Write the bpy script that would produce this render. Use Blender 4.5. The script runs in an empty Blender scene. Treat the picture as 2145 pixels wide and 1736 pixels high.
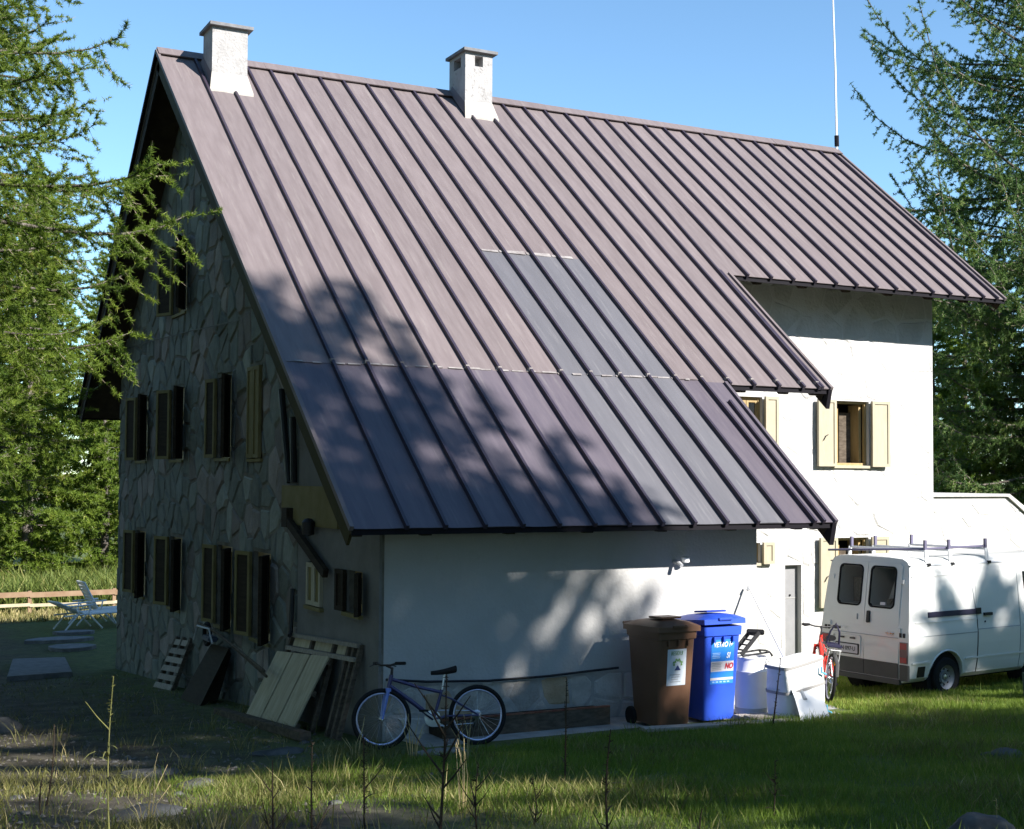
import bpy, bmesh, math, random
import numpy as np
from mathutils import Vector, Matrix, geometry, noise

# ---------------------------------------------------------------- camera, sky, sun, exposure
S = bpy.context.scene
C = S.collection
R = random.Random(11)
NR = np.random.default_rng(5)
rad = math.radians

cd = bpy.data.cameras.new('camera')
cam = bpy.data.objects.new('camera', cd); C.objects.link(cam); S.camera = cam
YAW, PITCH, ROLL, FPX = 0.4779, 0.0415, 0.0062, 2845.5 / 2145.0
cd.sensor_fit = 'HORIZONTAL'; cd.sensor_width = 36.0; cd.lens = 36.0 * FPX
cd.shift_y = (877.7 - 868.0) / 2145.0
cd.clip_start = 0.1; cd.clip_end = 3000
cam.location = (-5.209, -23.569, 2.732)
cam.matrix_world = (Matrix.Translation(cam.location) @ Matrix.Rotation(-YAW, 4, 'Z') @ Matrix.Rotation(math.pi / 2 + PITCH, 4, 'X')
                    @ Matrix.Rotation(ROLL, 4, 'Z'))

SUN_DIR = Vector((0.52, -1.0, 0.72)).normalized()
SUN_EL = math.asin(SUN_DIR.z)
SUN_AZ = math.atan2(SUN_DIR.x, SUN_DIR.y)            # clockwise from +Y
w = bpy.data.worlds.new('World'); S.world = w; w.use_nodes = True
nt = w.node_tree; bg = nt.nodes['Background']
sky = nt.nodes.new('ShaderNodeTexSky'); sky.sky_type = 'NISHITA'; sky.sun_disc = False
sky.sun_elevation = SUN_EL; sky.sun_rotation = SUN_AZ
sky.altitude = 1600; sky.air_density = 1.0; sky.dust_density = 0.0; sky.ozone_density = 1.0
bg.inputs['Strength'].default_value = 0.098
wb = nt.nodes.new('ShaderNodeMix'); wb.data_type = 'RGBA'; wb.blend_type = 'MULTIPLY'; wb.inputs['Factor'].default_value = 1.0
wb.inputs['B'].default_value = (0.80, 1.0, 1.06, 1)      # cool white balance of the photograph, the same in every direction
nt.links.new(sky.outputs['Color'], wb.inputs['A']); nt.links.new(wb.outputs['Result'], bg.inputs['Color'])
sl = bpy.data.lights.new('sun', 'SUN'); sl.energy = 5.0; sl.angle = rad(0.55); sl.color = (1.0, 0.955, 0.90)
so = bpy.data.objects.new('sun', sl); C.objects.link(so)
so.rotation_euler = SUN_DIR.to_track_quat('Z', 'Y').to_euler(); so.location = (20, -40, 40)
S.view_settings.view_transform = 'Standard'; S.view_settings.look = 'None'
S.view_settings.exposure = 1.25; S.view_settings.gamma = 1.0; S.view_settings.use_curve_mapping = False
S.cycles.max_bounces = 5; S.cycles.transparent_max_bounces = 6

# ---------------------------------------------------------------- helpers
ORG = {}

def tag(o, label=None, cat=None, group=None, kind=None):
    if label: o['label'] = label
    if cat: o['category'] = cat
    if group: o['group'] = group
    if kind: o['kind'] = kind
    return o

def thing(name, loc, label, cat, group=None, rz=0.0, world=False):
    o = bpy.data.objects.new(name, None); o.empty_display_size = 0.2
    C.objects.link(o); o.location = loc; o.rotation_euler = (0, 0, rz)
    tag(o, label, cat, group)
    ORG[o] = Vector(loc) if world else Vector((0, 0, 0))
    return o

def link(name, me, m=None, parent=None):
    o = bpy.data.objects.new(name, me); C.objects.link(o)
    if m is not None and not me.materials: me.materials.append(m)
    if parent is not None:
        o.parent = parent; ORG[o] = ORG.get(parent, Vector((0, 0, 0)))
    else: ORG[o] = Vector((0, 0, 0))
    return o

def copy_tree(o, parent=None):
    c = o.copy(); C.objects.link(c)
    if parent is not None: c.parent = parent
    for ch in o.children: copy_tree(ch, c)
    return c

class MB:
    def __init__(s): s.v = []; s.f = []
    def add(s, vs, fs):
        b = len(s.v); s.v += [tuple(v) for v in vs]; s.f += [tuple(i + b for i in f) for f in fs]; return s
    def box(s, c, size, rot=None):
        c = Vector(c); h = Vector(size) / 2; vs = []
        for dx in (-1, 1):
            for dy in (-1, 1):
                for dz in (-1, 1):
                    p = Vector((dx * h.x, dy * h.y, dz * h.z))
                    vs.append(c + (rot @ p if rot is not None else p))
        return s.add(vs, [(0, 1, 3, 2), (4, 6, 7, 5), (0, 4, 5, 1), (2, 3, 7, 6), (0, 2, 6, 4), (1, 5, 7, 3)])
    def bb(s, a, b):
        a = Vector(a); b = Vector(b); return s.box((a + b) / 2, [abs(t) for t in (b - a)])
    def beam(s, p0, p1, wd, ht, up=(0, 0, 1)):
        p0 = Vector(p0); p1 = Vector(p1); d = (p1 - p0); L = d.length; d = d / L
        sd = d.cross(Vector(up)).normalized(); u = sd.cross(d)
        return s.box((p0 + p1) / 2, (L, wd, ht), Matrix((d, sd, u)).transposed())
    def tube(s, pts, r, n=8, cap=True):
        pts = [Vector(p) for p in pts]; k = len(pts)
        rs = r if isinstance(r, (list, tuple)) else [r] * k
        vs = []; ref = Vector((0.31, 0.17, 0.93)); pv = None
        for i, p in enumerate(pts):
            t = (pts[min(i + 1, k - 1)] - pts[max(i - 1, 0)]).normalized()
            if pv is None:
                a = t.cross(ref)
                if a.length < 1e-3: a = t.cross(Vector((1, 0, 0)))
            else: a = pv - t * pv.dot(t)
            a.normalize(); pv = a; b = t.cross(a)
            for j in range(n):
                an = 2 * math.pi * j / n
                vs.append(p + (a * math.cos(an) + b * math.sin(an)) * rs[i])
        fs = []
        for i in range(k - 1):
            for j in range(n):
                q = (j + 1) % n; fs.append((i * n + j, i * n + q, (i + 1) * n + q, (i + 1) * n + j))
        if cap: fs += [tuple(range(n))[::-1], tuple(range((k - 1) * n, k * n))]
        return s.add(vs, fs)
    def lathe(s, prof, n=24, c=(0, 0, 0), axis='z', cap=True):
        vs = []; c = Vector(c)
        for r_, z in prof:
            for j in range(n):
                an = 2 * math.pi * j / n; x, y = r_ * math.cos(an), r_ * math.sin(an)
                p = {'z': Vector((x, y, z)), 'y': Vector((x, z, y)), 'x': Vector((z, x, y))}[axis]
                vs.append(c + p)
        fs = []; k = len(prof)
        for i in range(k - 1):
            for j in range(n):
                q = (j + 1) % n; fs.append((i * n + j, i * n + q, (i + 1) * n + q, (i + 1) * n + j))
        if cap: fs += [tuple(range(n))[::-1], tuple(range((k - 1) * n, k * n))]
        return s.add(vs, fs)
    def torus(s, c, R_, r_, n=40, m=8, axis='y', sq=1.0):
        vs = []; c = Vector(c)
        for i in range(n):
            a = 2 * math.pi * i / n
            for j in range(m):
                b = 2 * math.pi * j / m
                rr = R_ + r_ * math.cos(b); h = r_ * sq * math.sin(b)
                if axis == 'y': p = Vector((rr * math.cos(a), h, rr * math.sin(a)))
                elif axis == 'z': p = Vector((rr * math.cos(a), rr * math.sin(a), h))
                else: p = Vector((h, rr * math.cos(a), rr * math.sin(a)))
                vs.append(c + p)
        fs = [(i * m + j, i * m + (j + 1) % m, ((i + 1) % n) * m + (j + 1) % m, ((i + 1) % n) * m + j) for i in range(n) for j in range(m)]
        return s.add(vs, fs)
    def prism(s, poly, f0, f1):
        # poly: list of 2d points; f0/f1 map (a,b) -> 3d for the two ends
        n = len(poly); vs = [f0(*p) for p in poly] + [f1(*p) for p in poly]
        fs = [tuple(range(n)), tuple(range(n, 2 * n))[::-1]] + [(i, i + n, (i + 1) % n + n, (i + 1) % n) for i in range(n)]
        return s.add(vs, fs)
    def mesh(s, name, off=None):
        me = bpy.data.meshes.new(name)
        vs = s.v if off is None else [(x - off.x, y - off.y, z - off.z) for x, y, z in s.v]
        me.from_pydata(vs, [], s.f); me.validate()
        bm = bmesh.new(); bm.from_mesh(me); bmesh.ops.recalc_face_normals(bm, faces=bm.faces); bm.to_mesh(me); bm.free()
        return me
    def build(s, name, m, parent=None, smooth=False, bevel=0.0, seg=2):
        off = ORG.get(parent) if parent is not None else None
        me = s.mesh(name, off)
        if bevel > 0:
            bm = bmesh.new(); bm.from_mesh(me)
            bmesh.ops.bevel(bm, geom=list(bm.edges), offset=bevel, segments=seg, affect='EDGES', clamp_overlap=True)
            bm.to_mesh(me); bm.free()
        if smooth:
            me.shade_smooth()
            try: me.set_sharp_from_angle(angle=rad(smooth if smooth > 1 else 40))
            except Exception: pass
        return link(name, me, m, parent)

def mat(name, col, rough=0.7, metal=0.0, col2=None, nscale=3.0, ndetail=6.0, lo=0.35, hi=0.65, bump=0.0, bscale=20.0, bdist=0.02,
        spec=0.5, rnd=None, stretch=None, coat=0.0, dirt=None, dstretch=None):
    m = bpy.data.materials.new(name); m.use_nodes = True; t = m.node_tree; b = t.nodes['Principled BSDF']
    b.inputs['Roughness'].default_value = rough; b.inputs['Metallic'].default_value = metal
    b.inputs['Specular IOR Level'].default_value = spec if rough < 0.68 else min(spec, 0.15)
    if coat: b.inputs['Coat Weight'].default_value = coat; b.inputs['Coat Roughness'].default_value = 0.08
    c4 = lambda c: (c[0], c[1], c[2], 1)
    b.inputs['Base Color'].default_value = c4(col)
    tc = t.nodes.new('ShaderNodeTexCoord'); src = tc.outputs['Object']
    if stretch:
        mp = t.nodes.new('ShaderNodeMapping'); mp.inputs['Scale'].default_value = stretch
        t.links.new(src, mp.inputs['Vector']); src = mp.outputs['Vector']
    out = None
    if col2 is not None:
        n = t.nodes.new('ShaderNodeTexNoise'); n.inputs['Scale'].default_value = nscale; n.inputs['Detail'].default_value = ndetail
        n.inputs['Roughness'].default_value = 0.6
        t.links.new(src, n.inputs['Vector'])
        r = t.nodes.new('ShaderNodeValToRGB'); r.color_ramp.elements[0].position = lo; r.color_ramp.elements[1].position = hi
        r.color_ramp.elements[0].color = c4(col); r.color_ramp.elements[1].color = c4(col2)
        t.links.new(n.outputs['Fac'], r.inputs['Fac']); out = r.outputs['Color']
    if dirt is not None:      # (colour, scale, threshold, amount): stains with a shape of their own
        n = t.nodes.new('ShaderNodeTexNoise'); n.inputs['Scale'].default_value = dirt[1]; n.inputs['Detail'].default_value = 9; n.inputs['Roughness'].default_value = 0.7
        ds = tc.outputs['Object']
        if dstretch:
            mp2 = t.nodes.new('ShaderNodeMapping'); mp2.inputs['Scale'].default_value = dstretch; t.links.new(ds, mp2.inputs['Vector']); ds = mp2.outputs['Vector']
        t.links.new(ds, n.inputs['Vector'])
        mr = t.nodes.new('ShaderNodeMapRange'); mr.inputs['From Min'].default_value = dirt[2]; mr.inputs['From Max'].default_value = dirt[2] + 0.12
        mr.inputs['To Max'].default_value = dirt[3]; t.links.new(n.outputs['Fac'], mr.inputs['Value'])
        mx = t.nodes.new('ShaderNodeMix'); mx.data_type = 'RGBA'; t.links.new(mr.outputs['Result'], mx.inputs['Factor'])
        if out is not None: t.links.new(out, mx.inputs['A'])
        else: mx.inputs['A'].default_value = c4(col)
        mx.inputs['B'].default_value = c4(dirt[0]); out = mx.outputs['Result']
    if rnd is not None:      # per-object variation
        oi = t.nodes.new('ShaderNodeObjectInfo'); hs = t.nodes.new('ShaderNodeHueSaturation')
        mr = t.nodes.new('ShaderNodeMapRange'); mr.inputs['To Min'].default_value = 1 - rnd; mr.inputs['To Max'].default_value = 1 + rnd
        t.links.new(oi.outputs['Random'], mr.inputs['Value']); t.links.new(mr.outputs['Result'], hs.inputs['Value'])
        if out is not None: t.links.new(out, hs.inputs['Color'])
        else: hs.inputs['Color'].default_value = c4(col)
        out = hs.outputs['Color']
    if out is not None: t.links.new(out, b.inputs['Base Color'])
    if bump:
        n2 = t.nodes.new('ShaderNodeTexNoise'); n2.inputs['Scale'].default_value = bscale; n2.inputs['Detail'].default_value = 8
        t.links.new(src, n2.inputs['Vector'])
        bp = t.nodes.new('ShaderNodeBump'); bp.inputs['Strength'].default_value = bump; bp.inputs['Distance'].default_value = bdist
        t.links.new(n2.outputs['Fac'], bp.inputs['Height']); t.links.new(bp.outputs['Normal'], b.inputs['Normal'])
    return m

def text_mesh(txt, size, shear=0.0, bold=0.0):
    cu = bpy.data.curves.new('txt', 'FONT'); cu.body = txt; cu.size = size; cu.align_x = 'CENTER'; cu.align_y = 'CENTER'
    cu.shear = shear; cu.offset = bold; cu.extrude = 0.0008; cu.resolution_u = 3
    o = bpy.data.objects.new('txt', cu); C.objects.link(o)
    bpy.context.view_layer.update()
    me = bpy.data.meshes.new_from_object(o.evaluated_get(bpy.context.evaluated_depsgraph_get()))
    bpy.data.objects.remove(o); me.materials.clear(); return me

def place_mesh(name, me, m, parent, M):
    me.transform(M); return link(name, me, m, parent)

def tri_mesh(name, co, nper, mats, attr=None):
    # co: (N*nper,3) vertices, each nper consecutive ones a polygon
    n = len(co); k = n // nper; me = bpy.data.meshes.new(name)
    me.vertices.add(n); me.vertices.foreach_set('co', np.ascontiguousarray(co, np.float32).ravel())
    me.loops.add(n); me.loops.foreach_set('vertex_index', np.arange(n, dtype=np.int32))
    me.polygons.add(k); me.polygons.foreach_set('loop_start', np.arange(0, n, nper, dtype=np.int32))
    try: me.polygons.foreach_set('loop_total', np.full(k, nper, np.int32))
    except Exception: pass
    if attr is not None:
        a = me.attributes.new('tint', 'FLOAT', 'POINT'); a.data.foreach_set('value', np.ascontiguousarray(attr, np.float32))
    me.update(calc_edges=True)
    for m in mats: me.materials.append(m)
    return me

def leaf_mat(name, c_dark, c_light, c_dry, trans=0.35, rough=0.6, nscale=0.8):
    m = bpy.data.materials.new(name); m.use_nodes = True; t = m.node_tree; b = t.nodes['Principled BSDF']
    at = t.nodes.new('ShaderNodeAttribute'); at.attribute_name = 'tint'
    r = t.nodes.new('ShaderNodeValToRGB'); e = r.color_ramp.elements
    e[0].position = 0.0; e[0].color = (*c_dark, 1); e[1].position = 1.0; e[1].color = (*c_dry, 1)
    k = e.new(0.78); k.color = (*c_light, 1)
    t.links.new(at.outputs['Fac'], r.inputs['Fac'])
    b.inputs['Roughness'].default_value = rough; b.inputs['Specular IOR Level'].default_value = 0.35
    t.links.new(r.outputs['Color'], b.inputs['Base Color'])
    tr = t.nodes.new('ShaderNodeBsdfTranslucent'); t.links.new(r.outputs['Color'], tr.inputs['Color'])
    mx = t.nodes.new('ShaderNodeMixShader'); mx.inputs['Fac'].default_value = trans
    t.links.new(b.outputs['BSDF'], mx.inputs[1]); t.links.new(tr.outputs['BSDF'], mx.inputs[2])
    t.links.new(mx.outputs['Shader'], t.nodes['Material Output'].inputs['Surface'])
    return m

def gz(x, y):
    z = np.where(y < -10, -0.24 - 0.105 * (y + 10), np.maximum(-0.24 - 0.072 * (y + 10), -1.36))
    return np.minimum(z, 2.6)
def bumpz(x, y):
    f = np.clip((-11.2 - y) / 1.5, 0, 1)
    return f * (0.035 * np.sin(1.7 * x + 0.6 * y) * np.sin(1.3 * y - 0.5 * x) + 0.02 * np.sin(4.1 * x + 1) * np.sin(3.3 * y + 2))
def gnd(x, y): return float(gz(np.float64(x), np.float64(y)) + bumpz(np.float64(x), np.float64(y)))

# ---------------------------------------------------------------- materials
M = {}
M['stucco'] = mat('white_lime_plaster', (0.41, 0.405, 0.395), 0.9, col2=(0.455, 0.45, 0.442), nscale=1.6, bump=0.5, bscale=26, bdist=0.014, dirt=((0.30, 0.285, 0.25), 1.3, 0.58, 0.45))
M['limestone'] = mat('limewashed_stone', (0.42, 0.412, 0.395), 0.9, col2=(0.50, 0.49, 0.475), nscale=2.4, bump=0.7, bscale=14, bdist=0.03, rnd=0.06)
M['mortar'] = mat('lime_mortar', (0.115, 0.108, 0.092), 0.95, col2=(0.20, 0.19, 0.165), nscale=4, bump=0.5, bscale=40)
M['wmortar'] = mat('white_mortar', (0.49, 0.485, 0.475), 0.95, col2=(0.54, 0.535, 0.525), nscale=4, bump=0.5, bscale=40)
M['stone_a'] = mat('rubble_stone_grey', (0.165, 0.178, 0.155), 0.9, col2=(0.235, 0.245, 0.215), nscale=3.5, bump=0.7, bscale=12, bdist=0.03, rnd=0.30)
M['stone_b'] = mat('rubble_stone_pink', (0.185, 0.165, 0.15), 0.9, col2=(0.25, 0.225, 0.205), nscale=3.5, bump=0.7, bscale=12, bdist=0.03, rnd=0.28)
M['stone_c'] = mat('rubble_stone_dark', (0.125, 0.138, 0.125), 0.9, col2=(0.18, 0.195, 0.175), nscale=3.5, bump=0.7, bscale=12, bdist=0.03, rnd=0.3)
M['stone_w'] = mat('pale_stone', (0.34, 0.325, 0.30), 0.92, col2=(0.46, 0.44, 0.41), nscale=6, bump=0.8, bscale=35, bdist=0.015, rnd=0.2)
M['stone_o'] = mat('ochre_stone', (0.36, 0.27, 0.17), 0.92, col2=(0.46, 0.37, 0.26), nscale=6, bump=0.8, bscale=35, bdist=0.015, rnd=0.1)
M['roof'] = mat('brown_roof_sheet', (0.130, 0.105, 0.105), 0.65, col2=(0.158, 0.130, 0.130), nscale=2.2, rnd=0.07, bump=0.10, bscale=3.0, bdist=0.02, stretch=(6, 0.7, 0.7), spec=0.4, dirt=((0.21, 0.185, 0.175), 2.2, 0.56, 0.55), dstretch=(7, .45, .45))
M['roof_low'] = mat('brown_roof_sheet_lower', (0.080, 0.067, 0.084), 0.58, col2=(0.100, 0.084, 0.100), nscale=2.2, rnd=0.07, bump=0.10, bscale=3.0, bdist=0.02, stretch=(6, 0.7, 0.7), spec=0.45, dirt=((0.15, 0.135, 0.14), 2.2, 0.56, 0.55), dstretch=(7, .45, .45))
M['roof_patch'] = mat('grey_replacement_sheet', (0.094, 0.092, 0.102), 0.58, col2=(0.110, 0.107, 0.118), nscale=1.5, rnd=0.05, bump=0.1, bscale=3.0, stretch=(6, 0.7, 0.7), spec=0.45, dirt=((0.17, 0.165, 0.17), 2.2, 0.56, 0.55), dstretch=(7, .45, .45))
M['seam'] = mat('shade_toned_roof_seam', (0.026, 0.019, 0.034), 0.5, col2=(0.036, 0.027, 0.042), nscale=5)  # ribs' shaded side and cast shadow deepened into their colour
M['pale_metal'] = mat('chalky_worn_edge', (0.30, 0.28, 0.27), 0.7, col2=(0.18, 0.16, 0.155), nscale=9)
M['doorgrey'] = mat('grey_painted_door', (0.20, 0.20, 0.205), 0.6, col2=(0.235, 0.235, 0.24), nscale=4)
M['darkwood'] = mat('dark_stained_wood', (0.025, 0.019, 0.013), 0.8, col2=(0.04, 0.03, 0.02), nscale=3, stretch=(1, 1, 8))
M['soffit'] = mat('brown_soffit_boards', (0.05, 0.036, 0.024), 0.8, col2=(0.08, 0.06, 0.04), nscale=4)
M['verge'] = mat('olive_verge_board', (0.045, 0.04, 0.018), 0.8, col2=(0.065, 0.055, 0.025), nscale=3)
M['fascia'] = mat('dark_fascia_metal', (0.007, 0.006, 0.009), 0.7, spec=0.2)
M['cream'] = mat('cream_shutter_paint', (0.345, 0.305, 0.215), 0.6, col2=(0.385, 0.345, 0.25), nscale=4, stretch=(3, 3, 0.6), bump=0.15, bscale=25)
M['ywood'] = mat('honey_pine_wood', (0.30, 0.205, 0.08), 0.55, col2=(0.37, 0.265, 0.12), nscale=5, stretch=(4, 4, 0.7))
M['ypanel'] = mat('yellowed_board', (0.17, 0.14, 0.055), 0.75, col2=(0.21, 0.175, 0.08), nscale=4)
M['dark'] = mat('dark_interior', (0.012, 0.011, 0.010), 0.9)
M['glass'] = mat('dark_window_glass', (0.015, 0.018, 0.02), 0.06, spec=0.8)
M['iron'] = mat('black_iron', (0.02, 0.02, 0.022), 0.5, metal=0.4)
M['steel'] = mat('bare_steel', (0.55, 0.56, 0.58), 0.3, metal=1.0)
M['galv'] = mat('galvanised_sheet', (0.46, 0.47, 0.49), 0.55, metal=0.25, col2=(0.55, 0.56, 0.58), nscale=7)
M['chimney'] = mat('chimney_render', (0.30, 0.292, 0.285), 0.92, col2=(0.38, 0.37, 0.362), nscale=4, bump=0.7, bscale=25, bdist=0.02, dirt=((0.12, 0.11, 0.10), 10.0, 0.58, 0.75))
M['slabstone'] = mat('grey_slab', (0.15, 0.15, 0.155), 0.85, col2=(0.22, 0.22, 0.225), nscale=6, bump=0.4, bscale=30, rnd=0.1)
M['lead'] = mat('chimney_flashing_render', (0.33, 0.305, 0.27), 0.8, col2=(0.40, 0.38, 0.345), nscale=5, bump=0.3)
M['concrete'] = mat('worn_concrete', (0.26, 0.26, 0.25), 0.9, col2=(0.38, 0.375, 0.36), nscale=4, bump=0.4, bscale=30)
M['plank'] = mat('grey_weathered_plank', (0.24, 0.21, 0.175), 0.85, col2=(0.38, 0.34, 0.29), nscale=3.5, stretch=(1, 12, 6), bump=0.3, bscale=12, rnd=0.15)
M['paleplank'] = mat('pale_board', (0.36, 0.305, 0.205), 0.8, col2=(0.47, 0.41, 0.29), nscale=2.5, stretch=(2, 6, 1), rnd=0.12, dirt=((0.26, 0.23, 0.16), 3.0, 0.58, 0.6))
M['oldwood'] = mat('old_dark_timber', (0.07, 0.055, 0.04), 0.85, col2=(0.13, 0.105, 0.08), nscale=4, stretch=(2, 2, 6), bump=0.3)
M['slabblue'] = mat('slate_blue_plastic', (0.05, 0.07, 0.11), 0.6)
M['soil'] = mat('dark_soil', (0.03, 0.024, 0.018), 0.95, col2=(0.055, 0.043, 0.03), nscale=8, bump=0.8, bscale=30)
M['plinthmortar'] = mat('grey_plinth_mortar', (0.34, 0.335, 0.32), 0.95, col2=(0.42, 0.41, 0.40), nscale=5, bump=0.5, bscale=40)
M['red'] = mat('reddish_edge', (0.16, 0.05, 0.035), 0.9, col2=(0.22, 0.12, 0.08), nscale=12, bump=0.6, bscale=40)
M['vanw'] = mat('white_van_paint', (0.74, 0.74, 0.72), 0.28, col2=(0.70, 0.70, 0.675), nscale=1.2, coat=0.5, spec=0.5)
M['vanrear'] = M['vanw']
M['plastic'] = mat('grey_plastic', (0.055, 0.055, 0.055), 0.6, col2=(0.075, 0.074, 0.072), nscale=3)
M['rubber'] = mat('black_rubber', (0.016, 0.016, 0.017), 0.8, bump=0.2, bscale=60)
M['rackstop'] = mat('grey_violet_rack_metal', (0.14, 0.13, 0.20), 0.5, metal=0.3)
M['hub'] = mat('grey_steel_wheel', (0.24, 0.25, 0.27), 0.45, metal=0.3)
M['redlens'] = mat('red_lamp_lens', (0.32, 0.012, 0.015), 0.2, spec=0.6)
M['dklens'] = mat('smoked_lamp_lens', (0.10, 0.07, 0.07), 0.2)
M['orange'] = mat('orange_reflector', (0.75, 0.30, 0.02), 0.25)
M['white'] = mat('white_plastic', (0.80, 0.80, 0.80), 0.45, col2=(0.76, 0.76, 0.75), nscale=3)
M['whitepole'] = mat('white_painted_pole', (0.78, 0.78, 0.78), 0.5)
M['brownbin'] = mat('brown_bin_plastic', (0.12, 0.060, 0.034), 0.45, col2=(0.14, 0.072, 0.042), nscale=2)
M['bluebin'] = mat('blue_bin_plastic', (0.022, 0.075, 0.50), 0.4, col2=(0.03, 0.09, 0.56), nscale=2)
M['stkblue'] = mat('sticker_blue', (0.03, 0.22, 0.72), 0.4)
M['stkgrey'] = mat('sticker_pale', (0.62, 0.60, 0.64), 0.5)
M['stkpaper'] = mat('paper_label', (0.60, 0.66, 0.70), 0.6, col2=(0.52, 0.58, 0.66), nscale=6)
M['vglass'] = mat('van_window_glass', (0.02, 0.022, 0.024), 0.05, spec=0.7)
_t = M['vglass'].node_tree; _tr = _t.nodes.new('ShaderNodeBsdfTransparent'); _tr.inputs['Color'].default_value = (.62, .64, .62, 1); _mx = _t.nodes.new('ShaderNodeMixShader'); _mx.inputs['Fac'].default_value = .72
_t.links.new(_t.nodes['Principled BSDF'].outputs['BSDF'], _mx.inputs[1]); _t.links.new(_tr.outputs['BSDF'], _mx.inputs[2]); _t.links.new(_mx.outputs['Shader'], _t.nodes['Material Output'].inputs['Surface'])
M['inkw'] = mat('white_print', (0.82, 0.84, 0.88), 0.5)
M['inkr'] = mat('red_print', (0.55, 0.03, 0.05), 0.5)
M['inkg'] = mat('green_print', (0.16, 0.32, 0.10), 0.5)
M['inkb'] = mat('navy_print', (0.03, 0.05, 0.16), 0.5)
M['inkgrey'] = mat('grey_print', (0.32, 0.34, 0.36), 0.5)
M['inklb'] = mat('light_blue_print', (0.30, 0.52, 0.86), 0.5)
M['inkk'] = mat('black_print', (0.02, 0.02, 0.02), 0.5)
M['enamel'] = mat('white_enamel', (0.80, 0.80, 0.80), 0.35, col2=(0.76, 0.75, 0.74), nscale=3)
M['wrap'] = mat('white_wrapping_film', (0.78, 0.78, 0.77), 0.5, col2=(0.72, 0.72, 0.71), nscale=3, bump=0.6, bscale=9, bdist=0.03)
M['tape'] = mat('grey_tape', (0.30, 0.29, 0.28), 0.5)
M['clip'] = mat('light_blue_clip', (0.10, 0.42, 0.62), 0.4)
M['bike_blue'] = mat('dark_blue_frame', (0.035, 0.03, 0.11), 0.3, spec=0.6)
M['fork'] = mat('light_blue_fork', (0.16, 0.24, 0.62), 0.35)
M['bike_red'] = mat('red_frame', (0.62, 0.04, 0.03), 0.3)
M['rim'] = mat('alloy_rim', (0.50, 0.50, 0.66), 0.3, metal=0.8)
M['railblue'] = mat('dark_sliding_rail', (0.02, 0.018, 0.05), 0.5)
M['crate'] = mat('green_grey_plastic', (0.045, 0.075, 0.06), 0.7)
M['fence'] = mat('weathered_orange_rail', (0.21, 0.135, 0.085), 0.8, col2=(0.27, 0.19, 0.125), nscale=3)
M['bark'] = mat('larch_bark', (0.085, 0.07, 0.058), 0.95, col2=(0.20, 0.18, 0.16), nscale=5, stretch=(3, 3, 0.8), bump=1.0, bscale=14, bdist=0.05)
M['twig'] = mat('lichen_grey_twig', (0.17, 0.14, 0.10), 0.95, col2=(0.36, 0.31, 0.23), nscale=5, bump=0.5, bscale=30)
M['weed'] = mat('dead_brown_stalk', (0.035, 0.027, 0.020), 0.9, col2=(0.06, 0.045, 0.03), nscale=10)
M['weedg'] = mat('green_yellow_stalk', (0.16, 0.17, 0.05), 0.8, col2=(0.22, 0.21, 0.08), nscale=10)
M['straw'] = mat('dry_straw', (0.42, 0.32, 0.15), 0.8, col2=(0.50, 0.41, 0.22), nscale=8)
M['rock'] = mat('grey_rock', (0.055, 0.055, 0.055), 0.9, col2=(0.12, 0.12, 0.115), nscale=4, bump=0.8, bscale=10)
M['gravel'] = mat('yard_gravel', (0.09, 0.08, 0.068), 0.95, col2=(0.20, 0.185, 0.165), nscale=9)
M['needles'] = leaf_mat('larch_needles', (0.075, 0.135, 0.016), (0.20, 0.28, 0.034), (0.32, 0.33, 0.07), 0.5)
M['needles_b'] = leaf_mat('larch_needles_bluegreen', (0.060, 0.125, 0.036), (0.160, 0.250, 0.062), (0.25, 0.30, 0.085), 0.45)
M['blade'] = leaf_mat('lawn_blades', (0.085, 0.15, 0.018), (0.20, 0.285, 0.036), (0.40, 0.38, 0.11), 0.45)
M['dryblade'] = leaf_mat('dry_grass_blades', (0.09, 0.10, 0.025), (0.20, 0.19, 0.06), (0.42, 0.35, 0.17), 0.3)
M['scrub'] = leaf_mat('meadow_scrub', (0.07, 0.115, 0.02), (0.19, 0.225, 0.05), (0.36, 0.32, 0.12), 0.35)
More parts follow.
